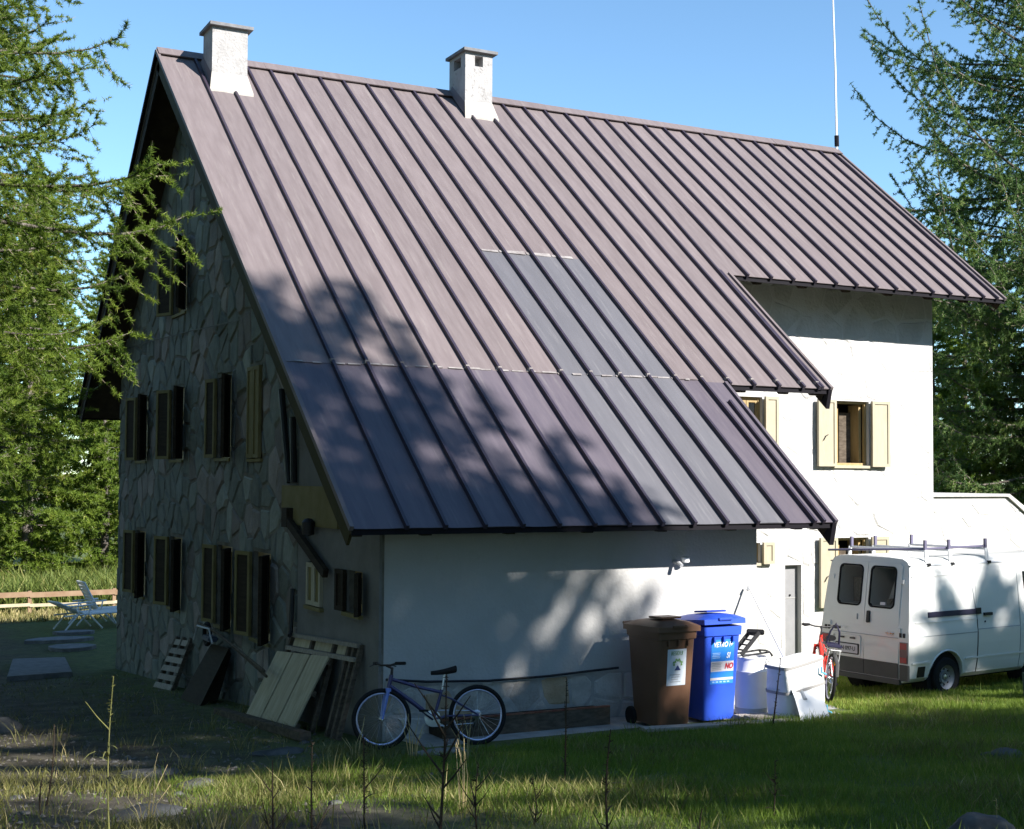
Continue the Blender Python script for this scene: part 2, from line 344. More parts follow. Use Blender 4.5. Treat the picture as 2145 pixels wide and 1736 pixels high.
# ---------------------------------------------------------------- ground
def ground():
    xs = np.unique(np.concatenate([np.linspace(-600, -30, 12), np.arange(-30, 40.1, 0.5), np.linspace(40, 700, 14)]))
    ys = np.unique(np.concatenate([np.linspace(-300, -40, 8), np.arange(-40, 14.1, 0.5), np.linspace(14, 900, 20)]))
    X, Y = np.meshgrid(xs, ys); Z = gz(X, Y) + bumpz(X, Y)
    nx, ny = len(xs), len(ys)
    v = np.stack([X.ravel(), Y.ravel(), Z.ravel()], 1)
    f = [(j * nx + i, j * nx + i + 1, (j + 1) * nx + i + 1, (j + 1) * nx + i) for j in range(ny - 1) for i in range(nx - 1)]
    me = bpy.data.meshes.new('ground'); me.from_pydata(v.tolist(), [], f); me.shade_smooth()
    m = bpy.data.materials.new('earth_and_turf'); m.use_nodes = True; t = m.node_tree; b = t.nodes['Principled BSDF']; b.inputs['Roughness'].default_value = 0.95
    tc = t.nodes.new('ShaderNodeTexCoord')
    def noise_(s, d=8, rg=0.65):
        n = t.nodes.new('ShaderNodeTexNoise'); n.inputs['Scale'].default_value = s; n.inputs['Detail'].default_value = d; n.inputs['Roughness'].default_value = rg
        t.links.new(tc.outputs['Object'], n.inputs['Vector']); return n.outputs['Fac']
    def ramp(fac, stops):
        r = t.nodes.new('ShaderNodeValToRGB'); e = r.color_ramp.elements
        e[0].position, e[0].color = stops[0][0], (*stops[0][1], 1); e[1].position, e[1].color = stops[-1][0], (*stops[-1][1], 1)
        for p, c in stops[1:-1]: k = e.new(p); k.color = (*c, 1)
        t.links.new(fac, r.inputs['Fac']); return r.outputs['Color']
    earth = ramp(noise_(2.2), [(0.3, (0.028, 0.022, 0.014)), (0.5, (0.060, 0.049, 0.032)), (0.64, (0.105, 0.090, 0.062)), (0.78, (0.19, 0.17, 0.135))])
    turf = ramp(noise_(5.0), [(0.3, (0.040, 0.060, 0.012)), (0.55, (0.085, 0.115, 0.024)), (0.8, (0.15, 0.15, 0.06))])
    sx = t.nodes.new('ShaderNodeSeparateXYZ'); t.links.new(tc.outputs['Object'], sx.inputs['Vector'])
    mr = t.nodes.new('ShaderNodeMapRange'); mr.inputs['From Min'].default_value = -1.2; mr.inputs['From Max'].default_value = 1.2
    ad = t.nodes.new('ShaderNodeMath'); ad.operation = 'MULTIPLY_ADD'; ad.inputs[1].default_value = 5.0; t.links.new(noise_(0.55, 4), ad.inputs[0])
    sub = t.nodes.new('ShaderNodeMath'); sub.operation = 'SUBTRACT'; t.links.new(sx.outputs['X'], sub.inputs[0]); sub.inputs[1].default_value = 1.7
    t.links.new(sub.outputs[0], ad.inputs[2]); t.links.new(ad.outputs[0], mr.inputs['Value'])
    mx = t.nodes.new('ShaderNodeMix'); mx.data_type = 'RGBA'; t.links.new(mr.outputs['Result'], mx.inputs['Factor'])
    t.links.new(earth, mx.inputs['A']); t.links.new(turf, mx.inputs['B']); t.links.new(mx.outputs['Result'], b.inputs['Base Color'])
    bp = t.nodes.new('ShaderNodeBump'); bp.inputs['Strength'].default_value = 0.8; bp.inputs['Distance'].default_value = 0.05
    t.links.new(noise_(9.0, 10, 0.75), bp.inputs['Height']); t.links.new(bp.outputs['Normal'], b.inputs['Normal'])
    o = link('ground', me, m); tag(o, 'sloping earth and rough turf around the house', None, None, 'structure')
ground()

# ---------------------------------------------------------------- house
RZ, T, TL = 10.059, 0.8105, 0.8464
HX = Vector((7.0, -2.0, -0.6))
house = thing('house', HX, 'tall steep roofed stone mountain house with brown seamed metal roof', 'house', world=True)
GX, YM, YE, XE, XR, YG = 0.658, -3.69, -9.029, 5.985, 14.40, 5.80
Y1, Y2, Y3, L, X2, X3 = 4.79, 7.372, 9.757, 15.2, 8.68, 6.70
def rp(x, y, h=0.0):          # point on the near slope (y <= 0); h is along its normal
    n = 1 / math.sqrt(1 + T * T); return Vector((x, y - h * T * n, RZ + T * y + h * n))
def lp(x, y, h=0.0):
    n = 1 / math.sqrt(1 + TL * TL); return Vector((x, y + h * TL * n, RZ - TL * y + h * n))

roof = MB()
def slab(x0, x1, y0, y1, pf, th=0.11, top=-0.012):
    roof.prism([(x0, y0), (x1, y0), (x1, y1), (x0, y1)], lambda a, b: pf(a, b, top), lambda a, b: pf(a, b, -th))
slab(0.03, L - 0.03, -Y1 + 0.02, -0.0, rp); slab(0.03, X2 - 0.03, -Y2 + 0.02, -Y1 + 0.02, rp); slab(0.03, X3 - 0.03, -Y3 + 0.02, -Y2 + 0.02, rp)
slab(0.03, L - 0.03, 0.0, 7.14, lp)
roofo = roof.build('roof', M['soffit'], house)
# far slope sheet
mb = MB(); mb.prism([(0, 0), (L, 0), (L, 7.16), (0, 7.16)], lambda a, b: lp(a, b, 0.004), lambda a, b: lp(a, b, -0.010)); mb.build('back_slope_sheet', M['roof'], roofo)

RT = {3: 1.562, 4: 1.985, 5: 2.441, 6: 2.909, 7: 3.365, 8: 3.834, 9: 4.302, 10: 4.767, 11: 5.228, 14: 6.648, 15: 7.117, 16: 7.585, 17: 8.065, 18: 8.533, 19: 9.003, 20: 9.469, 21: 9.934, 22: 10.41, 23: 10.877, 24: 11.341, 25: 11.803, 26: 12.274, 27: 12.732, 28: 13.186, 29: 13.644, 30: 14.099, 31: 14.544, 32: 14.97}
RT.update({0: 0.0, 1: 0.63, 2: 1.10, 12: 5.70, 13: 6.17, 33: L})
RL = {0: 0.0, 1: 0.65, 2: 1.114, 3: 1.605, 4: 2.085, 5: 2.563, 6: 3.048, 7: 3.526, 8: 4.003, 9: 4.473, 10: 4.954, 11: 5.433, 12: 5.894, 13: 6.345, 14: 6.764, 15: 7.211, 16: 7.672, 17: 8.134, 18: 8.44, 19: 9.05, 20: 9.56, 21: 10.05, 22: 10.53, 23: 11.01, 24: 11.49, 25: 11.96, 26: 12.43, 27: 12.875, 28: 13.33, 29: 13.769, 30: 14.196, 31: 14.62, 32: 14.985, 33: L}
def eave_y(k): return Y3 if k <= 13 else (Y2 if k <= 18 else Y1)
def sx(k, y):
    e = eave_y(k); t = min(1.0, -y / e); return RT[k] + (RL[k] - RT[k]) * t
JT = 7.29
PATCH = range(8, 12)
def panel(k0, x0t, x0b, x1t, x1b, ya, yb, m, lift=0.0):
    # one folded sheet with upturned edges, slightly dished, as a thin solid
    mb = MB(); nseg = 7; top = []; bot = []
    d = R.uniform(-0.009, 0.005); wob = [R.uniform(-.005, .005) for _ in range(9)]
    for i in range(nseg + 1):
        s = i / nseg; y = ya + (yb - ya) * s
        xa = x0t + (x0b - x0t) * s + 0.004; xb = x1t + (x1b - x1t) * s - 0.004
        for j in range(4):
            u = j / 3; h = lift + (0.0 if j in (0, 3) else d + wob[i] + R.uniform(-0.002, 0.002))
            top.append(rp(xa + (xb - xa) * u, y, h))
            bot.append(rp(xa + (xb - xa) * u, y, lift - 0.009))
    n = 4; fs = []
    for i in range(nseg):
        for j in range(3):
            fs.append((i * n + j, i * n + j + 1, (i + 1) * n + j + 1, (i + 1) * n + j))
    N = len(top)
    fs += [tuple(reversed([q + N for q in f])) for f in list(fs)]
    for i in range(nseg):
        for j in (0, 3): fs.append((i * n + j, (i + 1) * n + j, (i + 1) * n + j + N, i * n + j + N))
    for i in (0, nseg):
        for j in range(3): fs.append((i * n + j, i * n + j + 1, i * n + j + 1 + N, i * n + j + N))
    mb.add(top + bot, fs)
    return mb.build('roof_panel', m, roofo)
def sk(k, y):     # seam/edge position of index k at y, borrowing a neighbour's skew where the roof steps
    return sx(k, y)
for k in range(0, 33):
    e = min(eave_y(k), eave_y(k + 1)) if k not in (13, 18) else None
    if k == 13: spans = [(0.0, Y2, RT[13], sx(13, -Y2), RT[14], RL[14])]
    elif k == 18: spans = [(0.0, Y1, RT[18], sx(18, -Y1), RT[19], RL[19])]
    elif k <= 12: spans = [(0.0, Y3, RT[k], RL[k], RT[k + 1], RL[k + 1])]
    else: spans = [(0.0, e, RT[k], RL[k], RT[k + 1], RL[k + 1])]
    for (ya, yb, a0, a1, b0, b1) in spans:
        def seg(y0, y1, m, lift=0.0):
            f = lambda p, q, y: p + (q - p) * (y - ya) / (yb - ya)
            panel(k, f(a0, a1, y0), f(a0, a1, y1), f(b0, b1, y0), f(b0, b1, y1), -y0, -y1, m, lift)
        if yb > JT + 0.5:
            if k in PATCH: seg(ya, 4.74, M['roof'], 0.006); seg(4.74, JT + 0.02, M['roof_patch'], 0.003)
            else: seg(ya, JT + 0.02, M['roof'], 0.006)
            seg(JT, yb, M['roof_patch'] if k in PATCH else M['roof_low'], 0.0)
        else: seg(ya, yb, M['roof'], 0.006)
# end strips beside the steps
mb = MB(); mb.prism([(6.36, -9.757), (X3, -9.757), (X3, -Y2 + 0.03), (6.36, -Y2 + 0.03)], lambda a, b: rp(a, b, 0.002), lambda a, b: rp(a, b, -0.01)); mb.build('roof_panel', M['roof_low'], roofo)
mb = MB(); mb.prism([(8.45, -Y2), (X2, -Y2), (X2, -Y1 + 0.03), (8.45, -Y1 + 0.03)], lambda a, b: rp(a, b, 0.006), lambda a, b: rp(a, b, -0.01)); mb.build('roof_panel', M['roof'], roofo)
# standing seams: one rib each, two where a rib is jointed
def rib(xa, ya, xb, yb, wd=0.046, ht=0.056):
    n = 7; mb = MB(); vs = []
    off = R.uniform(-0.012, 0.012)
    for i in range(n + 1):
        s = i / n; y = ya + (yb - ya) * s; x = xa + (xb - xa) * s + off * math.sin(math.pi * s) + R.uniform(-0.004, 0.004)
        hh = ht + R.uniform(-0.003, 0.003)
        vs += [rp(x - wd / 2, y, -0.008), rp(x - wd / 2.4, y, hh), rp(x + wd / 2.4, y, hh), rp(x + wd / 2, y, -0.008)]
    fs = []
    for i in range(n):
        for j in range(4): fs.append((i * 4 + j, i * 4 + (j + 1) % 4, (i + 1) * 4 + (j + 1) % 4, (i + 1) * 4 + j))
    fs += [(0, 1, 2, 3), (n * 4, n * 4 + 1, n * 4 + 2, n * 4 + 3)]
    mb.add(vs, fs); return mb.build('standing_seam', M['seam'], roofo)
for k in range(1, 33):
    y0 = 0.13; y1 = eave_y(k) + 0.02
    if k == 2: y0 = 1.07
    if k == 12: y0 = 0.70
    if k == 13: y0 = 0.76
    f = lambda y: sx(k, -y)
    rib(f(y0), -y0, f(y1), -y1)
    if y1 > JT:       # clamp where two sheets lap
        mb = MB(); mb.box(rp(f(JT), -JT, 0.030), (0.05, 0.06, 0.05)); mb.build('seam_clip', M['pale_metal'], roofo)
rib(6.50, -Y2 - 0.35, 6.50, -Y3 - 0.01, 0.045, 0.05); rib(8.50, -Y1 + 0.05, 8.50, -Y2 - 0.01, 0.045, 0.05)
# chalky lap edge of the joint, and of the grey patch
for i in range(26):
    mb = MB(); x0 = 0.15 + i * 0.235; x1 = x0 + R.uniform(0.1, 0.24)
    y = -JT - R.uniform(0.0, 0.025); mb.prism([(x0, y - R.uniform(.006, .02)), (min(x1, 6.1), y - R.uniform(.006, .02)), (min(x1, 6.1), y + .012), (x0, y + .012)], lambda a, b: rp(a, b, 0.013), lambda a, b: rp(a, b, 0.008))
    mb.build('lap_edge', M['pale_metal'], roofo)
for a, b in ((3.99, 4.28), (4.30, 4.76), (4.78, 5.22), (5.24, 5.62)):
    mb = MB(); mb.prism([(a, -4.70 + R.uniform(-.02, .02)), (b, -4.70 + R.uniform(-.02, .02)), (b, -4.76), (a, -4.75)], lambda p, q: rp(p, q, 0.014), lambda p, q: rp(p, q, 0.007))
    mb.build('lap_edge', M['pale_metal'], roofo)
# ridge cap in lapped lengths
for i in range(8):
    x0 = i * 1.905; x1 = min(L + 0.01, x0 + 1.93); h = 0.055 + 0.004 * (i % 2)
    mb = MB(); pf = [rp(0, -0.15, 0.05), rp(0, -0.15, h + .006), Vector((0, 0, RZ + h + 0.03)), lp(0, 0.15, h + .006), lp(0, 0.15, 0.05)]
    mb.prism([(p.y, p.z) for p in pf], lambda a, b: Vector((x0, a, b)), lambda a, b: Vector((x1, a, b))); mb.build('ridge_cap', M['roof'], roofo)
# verge trims and fascia
def trim(name, p0, p1, wd, ht, m, up): mb = MB(); mb.beam(p0, p1, wd, ht, up); return mb.build(name, m, roofo)
nrm = Vector((0, -T, 1)).normalized(); nlm = Vector((0, TL, 1)).normalized()
trim('verge_trim', rp(0.0, 0, 0.012), rp(0.0, -Y3 - .01, 0.012), 0.05, 0.06, M['roof'], nrm)
trim('verge_trim', lp(0.0, 0, 0.012), lp(0.0, 7.17, 0.012), 0.05, 0.06, M['fascia'], nlm)
trim('verge_board', rp(0.055, 0, -0.17), rp(0.055, -Y3 + 0.05, -0.17), 0.035, 0.26, M['verge'], nrm)
trim('verge_board', lp(0.055, 0.1, -0.17), lp(0.055, 7.10, -0.17), 0.035, 0.26, M['darkwood'], nlm)
trim('verge_trim', rp(L, 0, 0.012), rp(L, -Y1 - .01, 0.012), 0.05, 0.06, M['roof'], nrm)
trim('verge_board', rp(L - .04, 0, -0.14), rp(L - .04, -Y1 + .02, -0.14), 0.035, 0.22, M['darkwood'], nrm)
trim('verge_trim', rp(X2, -Y1 + .02, 0.012), rp(X2, -Y2 - .01, 0.012), 0.05, 0.06, M['roof'], nrm)
trim('verge_board', rp(X2 - .04, -Y1, -0.14), rp(X2 - .04, -Y2 + .02, -0.14), 0.035, 0.22, M['darkwood'], nrm)
trim('verge_trim', rp(X3, -Y2 + .02, 0.012), rp(X3, -Y3 - .01, 0.012), 0.05, 0.06, M['roof_low'], nrm)
trim('verge_board', rp(X3 - .04, -Y2, -0.14), rp(X3 - .04, -Y3 + .02, -0.14), 0.035, 0.22, M['darkwood'], nrm)
def eave(x0, x1, y): 
    mb = MB(); z = RZ - T * y; mb.bb((x0, -y + 0.028, z - 0.075), (x1, -y + 0.05, z + 0.006)); mb.build('eave_fascia', M['fascia'], roofo)
eave(0.02, X3 + .02, Y3); eave(X3 + .02, X2 + .02, Y2); eave(X2 + .02, L + .02, Y1); 
mb = MB(); mb.bb((0.02, 7.15, RZ - TL * 7.16 - 0.10), (L, 7.17, RZ - TL * 7.16)); mb.build('eave_fascia', M['fascia'], roofo)
def corner_bracket(x, y):     # pointed end of the verge board at each step
    z = RZ - T * y; mb = MB()
    mb.prism([(-y - .01, z - .01), (-y + .34, z + .27), (-y + .30, z - .10), (-y + .06, z - .30)], lambda a, b: Vector((x - .05, a, b)), lambda a, b: Vector((x + .02, a, b))); mb.build('verge_end', M['fascia'], roofo)
corner_bracket(X3, Y3); corner_bracket(X2, Y2)
def rafter(x, y, ln=1.0):
    mb = MB(); prof = [(-y + .10, RZ + T * (-y + .10) - .10), (-y + ln, RZ + T * (-y + ln) - .10), (-y + ln, RZ + T * (-y + ln) - .27), (-y + .22, RZ + T * (-y + .22) - .27), (-y + .13, RZ + T * (-y + .13) - .20)]
    mb.prism(prof, lambda a, b: Vector((x - .06, a, b)), lambda a, b: Vector((x + .06, a, b))); mb.build('rafter_tail', M['darkwood'], roofo)
for x in (0.12, 0.95, 2.0, 3.05, 4.1, 5.15, 6.2, 6.52): rafter(x, Y3, 0.8)
for x in (7.1, 7.9, 8.5): rafter(x, Y2, 1.6)
for x in (9.4, 10.4, 11.4, 12.4, 13.4, 14.3, 15.0): rafter(x, Y1, 1.2)

# ---- walls
def holed(outline, holes):
    polys = [[Vector((a, b, 0)) for a, b in outline]] + [[Vector((a, b, 0)) for a, b in h] for h in holes]
    tris = geometry.tessellate_polygon(polys); flat = [p for pl in polys for p in pl]
    return flat, tris
def rect(y0, y1, z0, z1): return [(min(y0, y1), z0), (max(y0, y1), z0), (max(y0, y1), z1), (min(y0, y1), z1)]
def wall(name, outline, holes, f, depth, m):
    # f(a, b, d): wall coordinates and depth into the wall -> world
    flat, tris = holed(outline, holes); mb = MB()
    mb.add([f(p.x, p.y, 0) for p in flat], [tuple(t) for t in tris])
    n = len(outline)
    for loop, dep in [(outline, 0.35)] + [(h, depth) for h in holes]:
        k = len(loop); mb.add([f(a, b, 0) for a, b in loop] + [f(a, b, dep) for a, b in loop], [(i, (i + 1) % k, (i + 1) % k + k, i + k) for i in range(k)])
    return mb.build(name, m, house)
rz_in = lambda y: (RZ + T * y - 0.14) if y <= 0 else (RZ - TL * y - 0.14)
fg = lambda a, b, d: Vector((GX + d, a, b)); fe = lambda a, b, d: Vector((a, YE + d, b)); fm = lambda a, b, d: Vector((a, YM + d, b))
GW = [  # gable windows: centre y, z0, z1, half width, (shutter opening angles: +y leaf, -y leaf)
    (3.62, 2.98, 4.26, 0.43, 165, 150), (0.74, 2.98, 4.26, 0.43, 160, 150), (-2.32, 2.98, 4.28, 0.40, 172, 150), (-4.05, 2.96, 4.33, 0.30, 0, 0),
    (3.62, 0.34, 1.60, 0.43, 165, 150), (0.74, 0.34, 1.60, 0.43, 160, 150), (-2.45, 0.34, 1.60, 0.42, 168, 150), (-4.42, 0.34, 1.60, 0.42, 165, 148),
    (0.70, 5.60, 6.88, 0.46, 158, 150)]
GH = [rect(c - h, c + h, z0, z1) for c, z0, z1, h, _, _ in GW]
SW = [(-8.24, 1.08, 1.58, 0.25), (-6.85, 1.04, 1.60, 0.27)]
GH += [rect(c - h, c + h, z0, z1) for c, z0, z1, h in SW]
gout = [(YE + .005, -0.6), (YE + .005, rz_in(YE))] + [(0, rz_in(0)), (YG, rz_in(YG)), (YG, -1.8), (2.0, -1.6), (-2, -1.4), (-5.5, -1.0)]
gable = wall('gable_wall', gout, GH, fg, 0.22, M['mortar'])
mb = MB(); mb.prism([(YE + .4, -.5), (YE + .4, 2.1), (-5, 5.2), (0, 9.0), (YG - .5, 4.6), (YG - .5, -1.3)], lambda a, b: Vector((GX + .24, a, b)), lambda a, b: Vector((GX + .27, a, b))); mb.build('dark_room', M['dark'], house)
# rendered strip of the gable below the long roof (a 12 mm coat of plaster over the masonry)
def coat(outline, holes, f, th, m, name, parent):
    flat, tris = holed(outline, holes); mb = MB(); mb.add([f(p.x, p.y, -th) for p in flat], [tuple(t) for t in tris])
    for loop in [outline] + holes:
        k = len(loop); mb.add([f(a, b, -th) for a, b in loop] + [f(a, b, 0.001) for a, b in loop], [(i, (i + 1) % k, (i + 1) % k + k, i + k) for i in range(k)])
    return mb.build(name, m, parent)
M['grender'] = mat('grey_cement_render', (0.16, 0.155, 0.147), 0.92, col2=(0.20, 0.195, 0.185), nscale=3, bump=0.4, bscale=30)
coat([(YE + .004, -0.55), (YE + .004, rz_in(YE) - .01), (-6.12, rz_in(-6.12) - .01), (-6.12, -0.9)], [rect(c - h - .002, c + h + .002, z0 - .002, z1 + .002) for c, z0, z1, h in SW], fg, 0.03, M['grender'], 'render_coat', gable)

# ---- rubble stones of the gable: clipped Voronoi cells, each a stone of its own
def clip_half(poly, nx, ny, c):      # keep points with nx*x+ny*y <= c
    out = []
    for i in range(len(poly)):
        p, q = poly[i], poly[(i + 1) % len(poly)]
        dp = nx * p[0] + ny * p[1] - c; dq = nx * q[0] + ny * q[1] - c
        if dp <= 0: out.append(p)
        if dp * dq < 0:
            t = dp / (dp - dq); out.append((p[0] + (q[0] - p[0]) * t, p[1] + (q[1] - p[1]) * t))
    return out
def area(p): return 0.5 * abs(sum(p[i][0] * p[(i + 1) % len(p)][1] - p[(i + 1) % len(p)][0] * p[i][1] for i in range(len(p)))) if len(p) > 2 else 0
def voronoi(a0, a1, b0, b1, sa, sb, jit, rng):
    pts = []; nb = int((b1 - b0) / sb) + 2; na = int((a1 - a0) / sa) + 2
    for j in range(-1, nb + 1):
        for i in range(-1, na + 1):
            pts.append((a0 + (i + 0.5 * (j % 2) + rng.uniform(-jit, jit)) * sa, b0 + (j + rng.uniform(-jit, jit)) * sb))
    A = np.array(pts); cells = []
    for i, p in enumerate(pts):
        d = np.hypot(A[:, 0] - p[0], A[:, 1] - p[1]); idx = np.argsort(d)[1:22]
        poly = [(p[0] - 1, p[1] - 1), (p[0] + 1, p[1] - 1), (p[0] + 1, p[1] + 1), (p[0] - 1, p[1] + 1)]
        for k in idx:
            nx, ny = A[k, 0] - p[0], A[k, 1] - p[1]; c = (A[k, 0] ** 2 + A[k, 1] ** 2 - p[0] ** 2 - p[1] ** 2) / 2
            poly = clip_half(poly, nx, ny, c)
            if len(poly) < 3: break
        if len(poly) >= 3: cells.append(poly)
    return cells
def inset(poly, g):
    # convex polygon: push every edge inwards by g
    n = len(poly); cx = sum(p[0] for p in poly) / n; cy = sum(p[1] for p in poly) / n; res = list(poly)
    for i in range(n):
        p, q = poly[i], poly[(i + 1) % n]; ex, ey = q[0] - p[0], q[1] - p[1]; l = math.hypot(ex, ey)
        if l < 1e-6: continue
        nx, ny = ey / l, -ex / l
        if nx * (cx - p[0]) + ny * (cy - p[1]) > 0: nx, ny = -nx, -ny
        res = clip_half(res, nx, ny, nx * p[0] + ny * p[1] - g)
        if len(res) < 3: return []
    out = []
    for p in res:
        if not out or math.hypot(p[0] - out[-1][0], p[1] - out[-1][1]) > 0.012: out.append(p)
    if len(out) > 2 and math.hypot(out[0][0] - out[-1][0], out[0][1] - out[-1][1]) < 0.012: out.pop()
    return out if len(out) > 2 else []
def minus_rect(polys, r):
    y0, y1, z0, z1 = r; res = []
    for p in polys:
        ins = clip_half(clip_half(clip_half(clip_half(p, -1, 0, -y0), 1, 0, y1), 0, -1, -z0), 0, 1, z1)
        if area(ins) < 1e-4: res.append(p); continue
        for piece in (clip_half(p, 1, 0, y0), clip_half(p, -1, 0, -y1), clip_half(clip_half(clip_half(p, -1, 0, -y0), 1, 0, y1), 0, 1, z0), clip_half(clip_half(clip_half(p, -1, 0, -y0), 1, 0, y1), 0, -1, -z1)):
            if area(piece) > 0.004: res.append(piece)
    return res
def stone_mesh(mb, poly, f, th, rng):
    n = len(poly); cx = sum(p[0] for p in poly) / n; cy = sum(p[1] for p in poly) / n
    rim = [f(a, b, 0.004) for a, b in poly]
    tops = []; s = 0.86; tl = (rng.uniform(-.03, .03), rng.uniform(-.03, .03))
    for a, b in poly:
        da, db = (a - cx) * s, (b - cy) * s
        tops.append(f(cx + da, cy + db, -(th * rng.uniform(.8, 1.15) + da * tl[0] + db * tl[1])))
    mid = f(cx, cy, -th * 1.12)
    mb.add(rim + tops + [mid], [(i, (i + 1) % n, n + (i + 1) % n, n + i) for i in range(n)] + [(n + i, n + (i + 1) % n, 2 * n) for i in range(n)])
rs = random.Random(3)
cells = []
for p in voronoi(-6.2, 5.9, -1.7, 10.0, 0.47, 0.42, 0.46, rs):
    p = [(a, b) for a, b in p]
    p = clip_half(p, 1, 0, YG - .01); p = clip_half(p, -1, 0, 6.05)
    if len(p) < 3: continue
    p = clip_half(p, -T, 1, RZ - 0.17) if True else p
    p = clip_half(p, TL, 1, RZ - 0.17)
    if len(p) < 3 or max(b for a, b in p) < -1.6: continue
    ps = [p]
    for c, z0, z1, h, _, _ in GW: ps = minus_rect(ps, (c - h - .03, c + h + .03, z0 - .03, z1 + .03))
    ps = minus_rect(ps, (-9.2, -6.10, -2, 2.9))
    for q in ps:
        q = inset(q, rs.uniform(0.007, 0.030))
        if area(q) > 0.012: cells.append(q)
cells.sort(key=lambda q: -area(q) * (1.6 if sum(a for a, b in q) / len(q) < 0 else 1.0))
rest = MB()
for i, q in enumerate(cells):
    th = rs.uniform(0.012, 0.034)
    if i < 300:
        mb = MB(); stone_mesh(mb, q, fg, th, rs); mb.build('stone', M[rs.choice(('stone_a', 'stone_a', 'stone_b', 'stone_c', 'stone_b'))], gable)
    else: stone_mesh(rest, q, fg, th, rs)
if rest.v: tag(rest.build('small_stones', M['stone_a'], gable), kind='stuff')
# quoin edge of the far left corner
# ---- extension wall, with a stone plinth
extw = wall('long_wall', [(GX + .03, -0.55), (XE, -0.55), (XE, RZ - T * -YE - .10), (GX + .03, RZ - T * -YE - .10)], [], fe, 0.1, M['stucco'])
mb = MB(); mb.bb((XE - .3, YE + .36, -0.6), (XE, YM, 1.9)); mb.prism([(YE + .36, 1.9), (YM, 1.9), (YM, RZ + T * YM - .16), (YE + .36, RZ + T * (YE + .36) - .16)], lambda a, b: Vector((XE - .3, a, b)), lambda a, b: Vector((XE, a, b))); mb.build('end_wall', M['stucco'], house)
coat([(GX + .04, -0.5), (XE - .01, -0.5), (XE - .01, .20), (3.6, .315), (2.8, .285), (1.9, .28), (1.0, .34), (GX + .04, .38)], [], fe, 0.006, M['plinthmortar'], 'plinth_coat', extw)
fp = lambda a, b, d: fe(a, b, d - .006)
pl = []
for p in voronoi(0.75, 6.0, -0.28, 0.38, 0.40, 0.42, 0.38, random.Random(8)):
    p = clip_half(clip_half(p, -1, 0, -0.70), 1, 0, XE - .02); 
    if len(p) < 3: continue
    p = clip_half(clip_half(p, 0, 1, 0.30), 0, -1, 0.42)
    if len(p) < 3: continue
    q = inset(p, 0.012)
    if area(q) > 0.01: pl.append(q)
for q in pl:
    mb = MB(); stone_mesh(mb, q, fp, rs.uniform(0.004, 0.010), rs); mb.build('plinth_stone', M[rs.choice(('stone_w', 'stone_w', 'stone_w', 'stone_o'))] if sum(a for a, b in q) / len(q) < 3.6 else M['limestone'], extw)
# ---- main wall
MW = [(12.32, 2.96, 4.18, 0.44), (12.32, 0.34, 1.60, 0.42), (9.93, 2.96, 4.19, 0.30), (9.93, 1.18, 1.54, 0.25)]
MH = [rect(c - h, c + h, z0, z1) for c, z0, z1, h in MW]
DOOR = (10.74, 11.12, -0.72, 1.12); MH.append(rect(*DOOR))
mainw = wall('main_wall', [(XE, -1.3), (XR, -1.3), (XR, RZ - T * -YM - .14), (XE, RZ - T * -YM - .14)], MH, fm, 0.16, M['wmortar'])
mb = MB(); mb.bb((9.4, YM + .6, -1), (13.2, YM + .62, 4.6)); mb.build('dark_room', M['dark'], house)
mb = MB(); mb.bb((XR - .30, YM + .36, -1.3), (XR - .01, YG - .05, 4.9)); mb.build('end_wall', M['stucco'], house)
mb = MB(); mb.bb((GX + .36, YG - .30, -1.8), (XR - .31, YG, 4.9)); mb.build('back_wall', M['stucco'], house)
ml = []
for p in voronoi(8.4, 14.4, -1.2, 7.0, 0.62, 0.52, 0.34, random.Random(21)):
    p = clip_half(clip_half(p, -1, 0, -8.6), 1, 0, XR - .005)
    if len(p) < 3: continue
    p = clip_half(clip_half(p, 0, 1, RZ + T * YM - .2), 0, -1, 1.2)
    if len(p) < 3: continue
    ps = [p]
    for c, z0, z1, h in MW: ps = minus_rect(ps, (c - h - .02, c + h + .02, z0 - .02, z1 + .02))
    ps = minus_rect(ps, (DOOR[0] - .02, DOOR[1] + .02, DOOR[2] - .3, DOOR[3] + .02))
    for q in ps:
        q = inset(q, 0.007)
        if area(q) > 0.012: ml.append(q)
for q in ml:
    mb = MB(); stone_mesh(mb, q, fm, rs.uniform(0.0035, 0.008), rs); mb.build('limewashed_stone', M['limestone'], mainw)

# ---- windows with shutters
def leafbox(mb, hinge, dirv, out, wd, z0, z1, th=0.035):
    d = Vector(dirv).normalized(); c = Vector(hinge) + d * wd / 2; n = Vector((-d.y, d.x, 0))
    rot = Matrix((d, n, Vector((0, 0, 1)))).transposed(); c.z = (z0 + z1) / 2
    mb.box(c, (wd, th, z1 - z0), rot); return c, rot
def shutter(parent, hinge, dirv, wd, z0, z1, outer_dark=False, mframe=None, mpanel=None):
    fr = MB(); d = Vector(dirv).normalized(); n = Vector((-d.y, d.x, 0)); rot = Matrix((d, n, Vector((0, 0, 1)))).transposed()
    h = Vector(hinge); zc = (z0 + z1) / 2; s = 0.055
    for a0, a1, b0, b1 in ((0, s, z0, z1), (wd - s, wd, z0, z1), (s, wd - s, z0, z0 + s), (s, wd - s, z1 - s, z1)):
        c = h + d * (a0 + a1) / 2; c.z = (b0 + b1) / 2; fr.box(c, (a1 - a0, 0.05, b1 - b0), rot)
    so_ = fr.build('shutter', mframe or M['cream'], parent)
    pn = MB(); c = h + d * wd / 2; c.z = zc; pn.box(c, (wd - 2 * s, 0.014, z1 - z0 - 2 * s), rot); pn.build('shutter_panel', mpanel or mframe or M['cream'], parent)
    return so_
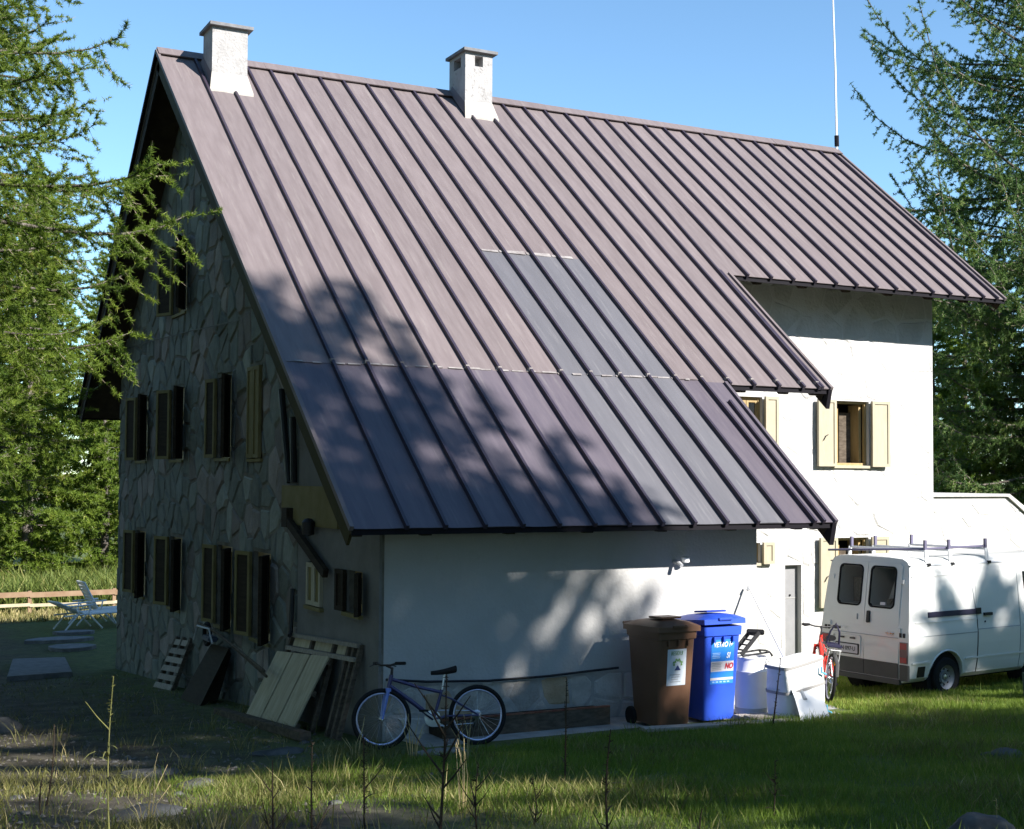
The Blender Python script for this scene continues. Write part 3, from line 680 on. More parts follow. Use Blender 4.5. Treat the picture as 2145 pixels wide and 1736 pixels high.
def window(f, c, z0, z1, h, inward, name='window', sill=True):
    fr = MB(); s = 0.05
    def bx(mb, a0, a1, b0, b1, d0, d1):
        mb.bb(f(a0, b0, d0), f(a1, b1, d1))
    for a0, a1, b0, b1 in ((c - h, c - h + s, z0, z1), (c + h - s, c + h, z0, z1), (c - h + s, c + h - s, z0, z0 + s), (c - h + s, c + h - s, z1 - s, z1)): bx(fr, a0, a1, b0, b1, 0.07, 0.13)
    w_ = fr.build(name, M['ywood'], house)
    sa = MB(); q = 0.045
    for lo, hi in ((c - h + s, c - 0.006), (c + 0.006, c + h - s)):
        for a0, a1, b0, b1 in ((lo, lo + q, z0 + s, z1 - s), (hi - q, hi, z0 + s, z1 - s), (lo + q, hi - q, z0 + s, z0 + s + q), (lo + q, hi - q, z1 - s - q, z1 - s)): bx(sa, a0, a1, b0, b1, 0.085, 0.12)
    return w_, sa, q, s
def add_panes(w_, f, c, z0, z1, h, s=0.05):
    for lo, hi in ((c - h + s, c), (c, c + h - s)):
        mb = MB(); mb.bb(f(lo, z0 + s, 0.10), f(hi, z1 - s, 0.106)); mb.build('pane', M['glass'], w_)
for (c, z0, z1, h, aL, aR) in GW:
    w_, sa, q, s = window(fg, c, z0, z1, h, 1); sa.build('sash', M['ywood'], w_); add_panes(w_, fg, c, z0, z1, h)
    mb = MB(); mb.bb((GX - 0.05, c - h - .04, z0 - .05), (GX + .07, c + h + .04, z0 - .002)); mb.build('sill', M['ypanel'], w_)
    for sgn, ang in ((1, aL), (-1, aR)):
        # closed leaf points from its jamb towards the window middle; opening swings it out through -x
        th = rad(ang); d = (-math.sin(th), -sgn * math.cos(th), 0)
        hx = GX - 0.045
        shutter(w_, (hx, c + sgn * h, 0), d, h - 0.006, z0 + .01, z1 - .01, mframe=M['ypanel'] if sgn > 0 or ang == 0 else M['darkwood'], mpanel=M['ypanel'] if ang == 0 else M['darkwood'])
for c, z0, z1, h in SW:
    w_, sa, q, s = window(fg, c, z0, z1, h, 1); sa.build('sash', M['ywood'], w_); add_panes(w_, fg, c, z0, z1, h)
    mb = MB(); mb.bb((GX - 0.09, c - h - .04, z0 - .05), (GX + .07, c + h + .04, z0 - .002)); mb.build('sill', M['ypanel'], w_)
    if c < -7:
        for sgn, ang in ((1, 176), (-1, 150)):
            th = rad(ang); shutter(w_, (GX - 0.065, c + sgn * h, 0), (-math.sin(th), -sgn * math.cos(th), 0), h, z0, z1, mframe=M['darkwood'])
    else:
        for sgn in (1, -1): shutter(w_, (GX - 0.05, c + sgn * h, 0), (0, -sgn, 0), h - .004, z0 + .01, z1 - .01, mframe=M['cream'], mpanel=M['ypanel'])
for i, (c, z0, z1, h) in enumerate(MW):
    w_, sa, q, s = window(fm, c, z0, z1, h, 1)
    mb = MB(); mb.bb((c - h - .05, YM - .06, z0 - .05), (c + h + .05, YM + .07, z0 - .002)); mb.build('sill', M['cream'], w_)
    if i < 2:       # casements stand open into the room: seen edge-on beside the dark opening
        for x, dy, lab in ((c - h + .10, 0.36, 0), (c - h + .21, 0.33, 1)):
            mb = MB(); zt = z1 - (.30 if lab == 0 else .14); mb.bb((x - .03, YM + .14, z0 + .06), (x + .03, YM + .14 + dy * .5, zt)); mb.build('sash', M['ywood'], w_)
        mb = MB(); mb.bb((c + h - .13, YM + .14, z0 + .06), (c + h - .07, YM + .44, z1 - .06)); mb.build('sash', M['ywood'], w_)
        mb = MB(); mb.bb((c + .02, YM + .36, z0 + .02), (c + h - .14, YM + .38, z1 - .2)); mb.build('curtain', M['oldwood'], w_)
    else: sa.build('sash', M['ywood'], w_); add_panes(w_, fm, c, z0, z1, h)
    for sgn in (-1, 1):
        ang = 179; th = rad(ang)
        if i == 3 and sgn < 0: pass
        so_ = shutter(w_, (c + sgn * h, YM - 0.085, 0), (-sgn * math.cos(th), -math.sin(th), 0), h - 0.006, z0 - .02, z1 + .01, mframe=M['cream'])
    if i < 2:
        mb = MB(); mb.tube([(c - h - .32, YM - .115, z0 + .46), (c - h - .26, YM - .115, z0 + .55), (c - h - .20, YM - .105, z0 + .57)], 0.008, 5); mb.build('shutter_catch', M['iron'], w_)
# door
mb = MB(); mb.bb((DOOR[0] + .004, YM + .115, DOOR[2]), (DOOR[1] - .004, YM + .15, DOOR[3] - .004)); dr = mb.build('door', M['doorgrey'], house)
mb = MB(); mb.bb((DOOR[0] + .006, YM + .108, 0.50), (DOOR[1] - .006, YM + .114, 0.515)); mb.build('rail', M['concrete'], dr)
mb = MB(); mb.box((DOOR[0] + .2, YM + .105, 0.56), (.03, .02, .03)); mb.build('handle', M['iron'], dr)

# ---- chimneys
def chimney(x0, x1, y0, y1, ztop, hole):
    mb = MB(); zb = RZ + T * y0 - 0.35
    jj = lambda v: v
    if not hole: mb.bb((x0, y0, zb), (x1, y1, ztop))
    else:
        mb.bb((x0, y0, zb), (x1, y1, ztop - .26))
        for a, b in ((x0, x0 + .2), (x1 - .2, x1)):
            for c, d in ((y0, y0 + .2), (y1 - .2, y1)): mb.bb((a, c, ztop - .26), (b, d, ztop))
        mb.bb((x0 + .2, y0 + .22, ztop - .26), (x1 - .2, y1 - .2, ztop - .02))
        mb.bb((x0 + .2, y0, ztop - .06), (x1 - .2, y0 + .2, ztop)); mb.bb((x0, y0 + .2, ztop - .06), (x0 + .2, y1 - .2, ztop))
    ch = mb.build('chimney', M['chimney'], roofo) if False else mb.build('chimney', M['chimney'], house)
    cp = MB(); cp.bb((x0 - .06, y0 - .08, ztop), (x1 + .08, y1 + .06, ztop + .055)); cp.build('chimney_cap', M['slabstone'], ch)
    # sloped apron at the foot
    ap = MB(); zf = lambda y: RZ + T * y if y < 0 else RZ - TL * y
    o = 0.07; e = 0.16
    ap.add([(x0 - o, y0 - e, zf(y0 - e) + .05), (x1 + o, y0 - e, zf(y0 - e) + .05), (x1 + .004, y0 - .004, zf(y0) + .26), (x0 - .004, y0 - .004, zf(y0) + .26),
            (x0 - o, y0 - e, zf(y0 - e) + .0), (x1 + o, y0 - e, zf(y0 - e) + .0), (x1 + .004, y0 - .004, zf(y0) - .02), (x0 - .004, y0 - .004, zf(y0) - .02)],
           [(0, 1, 2, 3), (4, 7, 6, 5), (0, 4, 5, 1), (1, 5, 6, 2), (3, 7, 4, 0)])
    ap.build('apron', M['lead'], ch)
    for sx_, a in ((x0, -1), (x1, 1)):
        sd = MB(); sd.add([(sx_ + a * .05, y0 - .1, zf(y0 - .1) + .03), (sx_ + a * .05, min(y1, -.05), zf(min(y1, -.05)) + .06), (sx_ + a * .003, min(y1, -.05), zf(min(y1, -.05)) + .2), (sx_ + a * .003, y0 - .02, zf(y0) + .2)], [(0, 1, 2, 3)])
        sd.build('side_flashing', M['roof'], ch)
    return ch
chimney(0.73, 1.345, -0.93, -0.33, 10.36, False)
c2 = chimney(5.63, 6.20, -0.637, 0.08, 10.74, True)
mb = MB(); mb.tube([(5.86, -.3, 10.79), (5.86, -.3, 10.86)], 0.03, 8); mb.build('flue_tip', M['white'], c2)
# ---- small things fixed to the gable
mb = MB(); mb.bb((GX - .07, -7.72, 2.06), (GX - .035, -5.5, 2.58)); mb.build('board_panel', M['ypanel'], house)
mb = MB(); mb.beam((GX - .12, -5.90, 2.13), (GX - .12, -7.46, 1.50), 0.07, 0.11); mb.build('brace', M['darkwood'], house)
mb = MB(); mb.bb((GX - .16, -6.0, 2.02), (GX - .07, -5.78, 2.28)); mb.build('brace_bracket', M['darkwood'], house)
mb = MB(); mb.lathe([(0.0, -.12), (.08, -.10), (.085, .06), (.05, .10), (0.0, .11)], 12, (GX - .15, -6.87, 2.06)); mb.build('lantern', M['iron'], house, smooth=40)
for y0, z0, y1, z1 in ((-5.45, 3.9, -5.86, 2.62), (-5.98, 3.5, -6.05, 2.62)):
    mb = MB(); mb.tube([(GX - .08, y0, z0), (GX - .08, y1, z1)], 0.045, 8); mb.build('down_pipe', M['iron'], house)
mb = MB(); mb.tube([(GX - .06, -6.0, 1.2), (GX - .10, -6.06, .62), (GX - .16, -6.2, .60)], 0.03, 6); mb.build('tap_pipe', M['iron'], house)

# ---- annex beyond the far corner
annex = thing('stone_annex', (15.6, -2.6, -0.8), 'low white rubble stone annex behind the parked van', 'annex', world=True)
mb = MB(); ya = -3.45
mb.prism([(14.42, -1.2), (17.6, -1.2), (17.6, 1.75), (17.0, 2.10), (16.62, 2.36), (14.42, 2.36)], lambda a, b: Vector((a, ya, b)), lambda a, b: Vector((a, ya + 3.0, b))); an = mb.build('wall', M['wmortar'], annex)
for p in voronoi(14.4, 17.6, -1.0, 2.4, 0.55, 0.36, 0.34, random.Random(4)):
    p = clip_half(clip_half(clip_half(clip_half(p, -1, 0, -14.44), 1, 0, 17.5), 0, 1, 2.33), 0, -1, 1.0)
    if len(p) < 3: continue
    p = clip_half(p, .55, 1, 2.33 + .55 * 16.6)
    q = inset(p, 0.012) if len(p) > 2 else []
    if area(q) > .015:
        mb = MB(); stone_mesh(mb, q, lambda a, b, d: Vector((a, ya + d, b)), rs.uniform(.004, .010), rs); mb.build('stone', M['limestone'], an)
mb = MB(); mb.prism([(14.42, 2.365), (16.64, 2.365), (17.04, 2.10), (17.66, 1.72), (17.70, 1.80), (17.08, 2.18), (16.68, 2.42), (14.40, 2.42)], lambda a, b: Vector((a, ya - .06, b)), lambda a, b: Vector((a, ya + 3.1, b))); mb.build('coping', M['limestone'], annex)

# ---- antenna pole at the far ridge end
an = thing('antenna_pole', (15.18, -0.02, 10.1), 'tall thin white antenna pole at the far end of the ridge', 'antenna', world=True)
mb = MB(); mb.tube([(15.18, -.02, 9.9), (15.16, -.02, 10.8), (15.14, -.02, 11.9), (15.09, -.02, 13.2), (15.03, -.02, 15.0)], [0.028, 0.026, 0.023, 0.020, 0.015], 8); mb.build('mast', M['whitepole'], an, smooth=40)
mb = MB(); mb.tube([(15.178, -.02, 10.18), (15.172, -.02, 10.42)], 0.055, 8); mb.build('clamp', M['fascia'], an)

# ---- wall lamp, cables
lampo = thing('wall_lamp', (4.67, YE, 1.62), 'small floodlight on a bracket under the low eave of the white wall', 'lamp', world=True)
mb = MB(); mb.tube([(4.67, YE, 1.64), (4.67, YE - .09, 1.64), (4.68, YE - .16, 1.60)], 0.028, 8); mb.build('bracket', M['galv'], lampo)
mb = MB(); mb.lathe([(0.03, .0), (.055, .02), (.075, .10), (.07, .115), (0.0, .118)], 14, (0, 0, 0)); 
lm = mb.build('lamp_head', M['galv'], lampo, smooth=40); lm.scale = (1.35, 1.35, 1.35); lm.location = (0, -.16, -.02); lm.rotation_euler = (rad(115), 0, rad(-25))
for dx, g in ((.09, 0),):
    mb = MB(); mb.lathe([(0.0, 0), (.05, .01), (.055, .07), (0, .09)], 12, (4.78, YE - .10, 1.63)); mb.build('sensor', M['white'], lampo, smooth=40)
cab = MB()
pts = [(0.70, YE - .05, .40), (1.2, YE - .05, .345), (2.0, YE - .05, .305), (2.8, YE - .05, .31), (3.5, YE - .05, .34), (3.78, YE - .10, .36)]
cab.tube(pts, 0.016, 6); co = cab.build('wall_cable', M['iron']); tag(co, 'dark cable sagging along the white wall behind the bicycle', 'cable')
cab = MB(); cab.tube([(-.9, 7.6, 5.15), (-.2, 6.6, 5.18), (0.56, 5.6, 5.30), (0.60, 3, 5.28), (.60, 0, 5.20), (.60, -3.3, 5.08)], 0.008, 5)
tag(cab.build('hanging_wire', M['iron']), 'thin wire strung across the stone gable below the attic window', 'wire')
# ---------------------------------------------------------------- paving and edging by the white wall
pv = MB(); pv.prism([(0.9, -10.25), (6.6, -10.45), (6.9, -9.05), (0.9, -9.05)], lambda a, b: Vector((a, b, -0.44)), lambda a, b: Vector((a, b, -0.255))); po = pv.build('pavement', M['concrete']); tag(po, 'narrow worn concrete strip along the white wall', None, None, 'structure')
tb = thing('planter_edge', (1.95, -9.25, -.25), 'dark earth filled timber trough at the foot of the white wall', 'planter', world=True)
mb = MB(); mb.bb((1.25, -9.47, -.30), (3.45, -9.43, -.05)); mb.build('front_board', M['oldwood'], tb)
mb = MB(); mb.bb((1.25, -9.43, -.30), (3.45, -9.06, -.09)); mb.build('earth', M['soil'], tb)
mb = MB(); mb.bb((1.25, -9.475, -.046), (3.45, -9.425, -.03)); mb.build('red_rim', M['red'], tb)
for i, (a, b, c, d) in enumerate(((3.3, -10.42, 6.2, -10.78), (4.9, -10.25, 6.15, -10.42), (4.9, -10.05, 6.05, -10.18))):
    lab = ('long grey plank lying on the ground in front of the bins', 'short grey board lying under the white wrapped bundle', 'short grey board lying beside the enamel drum')[i]
    mb = MB(); z = gnd(a, b) + .05; mb.beam((a, b, z), (c, d, z - .02), 0.17, 0.04); tag(mb.build('plank', M['plank'], None, bevel=.004), lab, 'plank', 'planks on the ground by the bins')

# ---------------------------------------------------------------- wheelie bins
def bin_(name, loc, m, label, rz=0.0, lid_lift=0.0):
    t = thing(name, loc, label, 'bin', 'wheelie bins by the white wall', rz)
    H = 1.08; wb, db, wt, dt = .225, .26, .268, .345
    lv = [(.05, wb, db, 0), (.08, wb + .004, db + .004, 0), (.55, (wb + wt) / 2, (db + dt) / 2, 0), (.96, wt - .006, dt - .006, 0), (.965, wt + .012, dt + .012, 0), (1.03, wt + .018, dt + .016, 0), (H - .02, wt + .018, dt + .016, 0)]
    n = []; vs = []
    for z, hx, hy, _ in lv:
        r_ = .045
        for cx, cy, a0 in ((hx - r_, -hy + r_, -90), (hx - r_, hy - r_, 0), (-hx + r_, hy - r_, 90), (-hx + r_, -hy + r_, 180)):
            for k in range(4):
                a = rad(a0 + 30 * k); vs.append((cx + r_ * math.cos(a), cy + r_ * math.sin(a), z))
    q = 16; fs = [(i * q + j, i * q + (j + 1) % q, (i + 1) * q + (j + 1) % q, (i + 1) * q + j) for i in range(len(lv) - 1) for j in range(q)]
    fs += [tuple(range(q))[::-1], tuple(range((len(lv) - 1) * q, len(lv) * q))]
    mb = MB(); mb.add(vs, fs); body = mb.build('body', m, t, smooth=35)
    rb = MB()
    for sx_ in (-.14, 0, .14): rb.box((sx_, -dt - .004, .925), (.022, .05, .06))
    rb.build('rim_ribs', m, t); bpy.data.objects[rb and body.name]
    # lid: shallow vaulted shell hinged at the rear (+y)
    lid = MB(); L2 = dt * 2 + .07; W2 = wt + .035; vs = []; nx, ny = 8, 8
    for j in range(ny + 1):
        for i in range(nx + 1):
            u = i / nx * 2 - 1; v = j / ny
            z = .045 * (1 - u ** 6) * (1 - (v * 2 - 1) ** 8) + .025 * (1 - u * u) * math.sin(math.pi * v)
            vs.append((u * W2, dt + .03 - v * L2, z))
    nn = len(vs); vs += [(x, y, -.055 if (abs(abs(x) - W2) < 1e-6 or k < nx + 1 or k >= nn - nx - 1) else -.01) for k, (x, y, z) in enumerate(vs)]
    fs = []
    for j in range(ny):
        for i in range(nx):
            f = (j * (nx + 1) + i, j * (nx + 1) + i + 1, (j + 1) * (nx + 1) + i + 1, (j + 1) * (nx + 1) + i); fs += [f, tuple(reversed([g + nn for g in f]))]
    edge = [j * (nx + 1) for j in range(ny + 1)] + [ny * (nx + 1) + i for i in range(1, nx + 1)] + [j * (nx + 1) + nx for j in range(ny - 1, -1, -1)] + [i for i in range(nx - 1, 0, -1)]
    fs += [(edge[i], edge[(i + 1) % len(edge)], edge[(i + 1) % len(edge)] + nn, edge[i] + nn) for i in range(len(edge))]
    lid.add(vs, fs); lo = lid.build('lid', m, t, smooth=35)
    piv = Vector((0, dt + .03, H)); lo.matrix_local = Matrix.Translation((0, 0, H)) @ Matrix.Translation(piv - Vector((0, 0, H))) @ Matrix.Rotation(-rad(lid_lift), 4, 'X') @ Matrix.Translation(-(piv - Vector((0, 0, H))))
    g = MB(); g.box((0, -dt - .045, .0), (.20, .04, .03)); go = g.build('lid_grip', m, lo, bevel=.008)
    g = MB(); g.box((0, -.08, .085), (.30, .28, .02)); g.build('lid_panel', m, lo, bevel=.008)
    hd = MB(); hd.tube([(-.20, dt + .01, H - .05), (-.20, dt + .10, H - .02), (-.20, dt + .12, H)], .018, 6); hd.tube([(.20, dt + .01, H - .05), (.20, dt + .10, H - .02), (.20, dt + .12, H)], .018, 6); hd.tube([(-.24, dt + .12, H), (.24, dt + .12, H)], .02, 8)
    hd.build('handle', m, t, smooth=40)
    ax = MB(); ax.tube([(-.25, db + .02, .10), (.25, db + .02, .10)], .012, 6); ax.build('axle', M['steel'], t)
    for s in (-1, 1):
        wv = MB(); wv.lathe([(.02, -.025), (.095, -.025), (.10, -.012), (.10, .012), (.095, .025), (.02, .025)], 20, (s * .245, db + .02, .10), 'x'); wv.build('wheel', M['rubber'], t, smooth=40)
    return t, wt, dt
def front_pt(x, z, wb=.26, dt=.345, d=.003):      # a point on the sloping front of a bin
    k = (z - .08) / (.96 - .08); return Vector((x, -(wb + .004 + (dt - wb - .01) * k) - d, z))
def sticker(t, name, x0, x1, z0, z1, m, d=.003):
    mb = MB(); p = [front_pt(x0, z0, d=d), front_pt(x1, z0, d=d), front_pt(x1, z1, d=d), front_pt(x0, z1, d=d)]
    mb.add(p + [v + Vector((0, .002, 0)) for v in p], [(0, 1, 2, 3), (7, 6, 5, 4), (0, 4, 5, 1), (1, 5, 6, 2), (2, 6, 7, 3), (3, 7, 4, 0)]); return mb.build(name, m, t)
def ftext(t, name, txt, x, z, size, m, shear=0, d=.006, sx_=1.0, bold=0.0):
    me = text_mesh(txt, size, shear, bold); sl_ = math.atan2(.345 - .27, .88)
    return place_mesh(name, me, m, t, Matrix.Translation(front_pt(x, z, d=d)) @ Matrix.Rotation(math.pi / 2 + sl_, 4, 'X') @ Matrix.Scale(sx_, 4, (1, 0, 0)))
brown, _, _ = bin_('wheelie_bin', (3.99, -9.76, -0.275), M['brownbin'], 'brown wheelie bin with a pale paper label on its front', 0.02, 1.5)
brown.scale = (1.0, 1.0, 1.12)
sk_ = sticker(brown, 'label', -.135, .135, .475, .86, M['stkpaper'])
ftext(sk_, 'heading', 'RESIDUI', 0, .815, .062, M['inkg'], d=.006, sx_=.8)
for i in range(9):
    a = math.pi * (i + .5) / 9; rr = .055 + .012 * (i % 2)
    mb = MB(); c = front_pt(.015 + math.cos(a) * rr, .685 + math.sin(a) * rr, d=.005); mb.box(c, (.024, .002, .02), Matrix.Rotation(-a, 3, 'Y')); mb.build('leaf_print', M['inkg'], sk_)
mb = MB(); mb.prism([(-.03, .635), (.06, .635), (.015, .69)], lambda a, b: front_pt(a, b, d=.007), lambda a, b: front_pt(a, b, d=.004)); mb.build('mark_print', M['inkb'], sk_)
for i, z in enumerate((.59, .565, .54, .515)):
    mb = MB(); mb.box(front_pt(-.02 + .01 * (i % 2), z, d=.005), (.15 - .03 * (i % 3), .002, .007)); mb.build('print_line', M['inkgrey'], sk_)
blue, _, _ = bin_('wheelie_bin', (4.70, -9.70, -0.27), M['bluebin'], 'blue wheelie bin with a VETRO sticker and loosely shut lid', 0.0, 5)
blue.scale = (1.0, 1.0, 1.12)
s1 = sticker(blue, 'sticker', -.165, .175, .44, .92, M['stkblue'])
ftext(s1, 'lettering', 'VETRO I+', 0.005, .865, .078, M['inkw'], .25, sx_=.86, bold=.0015)
ftext(s1, 'lettering', 'SI', .085, .745, .085, M['inkw'], .25, sx_=.9, bold=.002)
sticker(s1, 'pale_band', -.163, .173, .575, .685, M['stkgrey'], d=.0045)
ftext(s1, 'lettering', 'NO', .10, .63, .085, M['inkr'], .25, d=.008, sx_=.9, bold=.003)
sticker(s1, 'pale_stripe', -.163, .173, .482, .508, M['stkgrey'], d=.0045)
for i in range(4):
    mb = MB(); mb.box(front_pt(-.09, .775 - i * .017, d=.006), (.12 - .012 * (i % 2), .002, .007)); mb.build('print_line', M['inklb'], s1)
for i in range(5):
    mb = MB(); mb.box(front_pt(-.08, .668 - i * .018, d=.008), (.14 - .02 * (i % 2), .002, .006)); mb.build('print_line', M['inkgrey'], s1)
for i in range(5):
    mb = MB(); mb.box(front_pt(-.12 + i * .055, .462, d=.006), (.035, .002, .014)); mb.build('print_line', M['inklb'], s1)

# ---------------------------------------------------------------- enamel drum and what stands on it
t = thing('enamel_drum', (5.44, -9.62, -.255), 'white enamel drum standing on boards beside the blue bin', 'drum')
t.scale = (1, 1, .90)
mb = MB(); mb.lathe([(.19, 0), (.205, .01), (.205, .10), (.212, .11), (.205, .12), (.205, .60), (.212, .61), (.205, .62), (.205, .78), (.213, .79), (.213, .805), (.19, .81), (.19, .78)], 36); mb.build('body', M['enamel'], t, smooth=35)
mb = MB(); mb.lathe([(.21, -.02), (.2105, .015)], 36); mb.build('base_ring', M['iron'], t)
for s in (1,):
    mb = MB(); mb.tube([(.207, -.02, .74), (.235, -.03, .73), (.24, -.03, .68), (.225, -.03, .63)], .012, 6); mb.build('tap', M['steel'], t)
t = thing('folded_carrier', (5.44, -9.62, .475), 'black folded metal carrier lying on top of the enamel drum', 'metal frame')
def plate(mb, p0, p1, wd, th, up=(0, 0, 1)): mb.beam(p0, p1, wd, th, up)
for y in (-.09, .09):
    mb = MB(); plate(mb, (-.22, y, .03), (.06, y, .30), .02, .05); mb.build('arm', M['iron'], t)
for i in range(4):
    mb = MB(); u = .2 + .22 * i; mb.tube([(-.22 + .28 * u, -.09, .03 + .27 * u), (-.22 + .28 * u, .09, .03 + .27 * u)], .012, 6); mb.build('rung', M['iron'], t)
mb = MB(); mb.beam((.05, -.02, .31), (.09, .02, .28), .22, .06); mb.build('pad', M['rubber'], t, bevel=.01)
for y in (-.12, .10):
    mb = MB(); mb.tube([(-.22, y, .02), (.20, y, .05), (.24, y, .0)], .014, 6); mb.build('foot_bar', M['iron'], t)
mb = MB(); mb.tube([(.20, -.12, .05), (.235, 0, .055), (.20, .10, .05)], .012, 6); mb.build('foot_loop', M['iron'], t)

# ---------------------------------------------------------------- wrapped bundle and snow shovel
t = thing('wrapped_bundle', (5.66, -10.26, -.225), 'white film wrapped bundle with grey tape bands and blue clips', 'bundle', rz=0.10)
sh = Matrix.Rotation(rad(-5), 3, 'Y')
vs = []; nz, q = 9, 28
for k in range(nz + 1):
    z = .72 * k / nz
    for j in range(q):
        a = 2 * math.pi * j / q; ca, sa_ = math.cos(a), math.sin(a); e = .32
        x = .33 * math.copysign(abs(ca) ** e, ca); y = .21 * math.copysign(abs(sa_) ** e, sa_)
        wv = 1 + .025 * math.sin(3 * a + 5 * z) + .02 * math.sin(9 * z + a * 2)
        vs.append(sh @ Vector((x * wv, y * wv, z + .07 * x * (1 if k else 0))))
mb = MB(); mb.add(vs, [(i * q + j, i * q + (j + 1) % q, (i + 1) * q + (j + 1) % q, (i + 1) * q + j) for i in range(nz) for j in range(q)] + [tuple(range(q))[::-1], tuple(range(nz * q, nz * q + q))]); mb.build('wrapping', M['wrap'], t, smooth=50)
for z, hgt in ((.70, .035), (.40, .035), (.10, .03)):
    mb = MB(); ring = []
    for zz in (z - hgt / 2, z + hgt / 2):
        for j in range(q):
            a = 2 * math.pi * j / q; ca, sa_ = math.cos(a), math.sin(a); e = .32
            x = .33 * math.copysign(abs(ca) ** e, ca); y = .21 * math.copysign(abs(sa_) ** e, sa_); ring.append(sh @ Vector((x * 1.05, y * 1.05, zz + .07 * x)))
    mb.add(ring, [(j, (j + 1) % q, (j + 1) % q + q, j + q) for j in range(q)]); mb.build('tape_band', M['tape'], t)
for x, z in ((.24, .56), (.29, .08)):
    p = sh @ Vector((x, -.232, z)); mb = MB(); mb.tube([p + Vector((-.03, -.01, .07)), p + Vector((-.025, -.012, 0)), p + Vector((.05, -.012, -.03))], .012, 6); mb.build('clip', M['clip'], t)
t = thing('snow_shovel', (5.55, -10.55, -.19), 'white snow shovel leaning its long pole against the white wall', 'shovel', world=True)
top = Vector((5.80, -9.10, 1.30)); bot = Vector((5.53, -10.50, .12))
mb = MB(); mb.tube([top, bot], [.013, .018], 8); mb.build('pole', M['whitepole'], t, smooth=40)
mb = MB(); mb.tube([top + Vector((-.0, 0, 0)), top + Vector((-.035, -.02, -.05))], .016, 6); mb.build('grip', M['inkgrey'], t)
ax = (bot - top).normalized(); sd = Vector((1, -.08, 0)).normalized(); nn_ = sd.cross(ax).normalized(); bl = []
for j in range(7):
    for i in range(7):
        u = i / 6 * 2 - 1; v = j / 6
        bl.append(bot + ax * (v * .42 - .03) + sd * (u * (.19 + .02 * v) + .03) + nn_ * (-.05 * u * u * (1 - .4 * v) + .06 * v * v))
N7 = len(bl); bl += [p - nn_ * .006 for p in bl]
fs = [(j * 7 + i, j * 7 + i + 1, (j + 1) * 7 + i + 1, (j + 1) * 7 + i) for j in range(6) for i in range(6)]
mb = MB(); mb.add(bl, fs + [tuple(reversed([g + N7 for g in f])) for f in fs]); mb.build('blade', M['white'], t, smooth=40)
mb = MB(); mb.tube([bot - ax * .10, bot + ax * .10], [.026, .03], 8); mb.build('socket', M['inkgrey'], t, smooth=40)

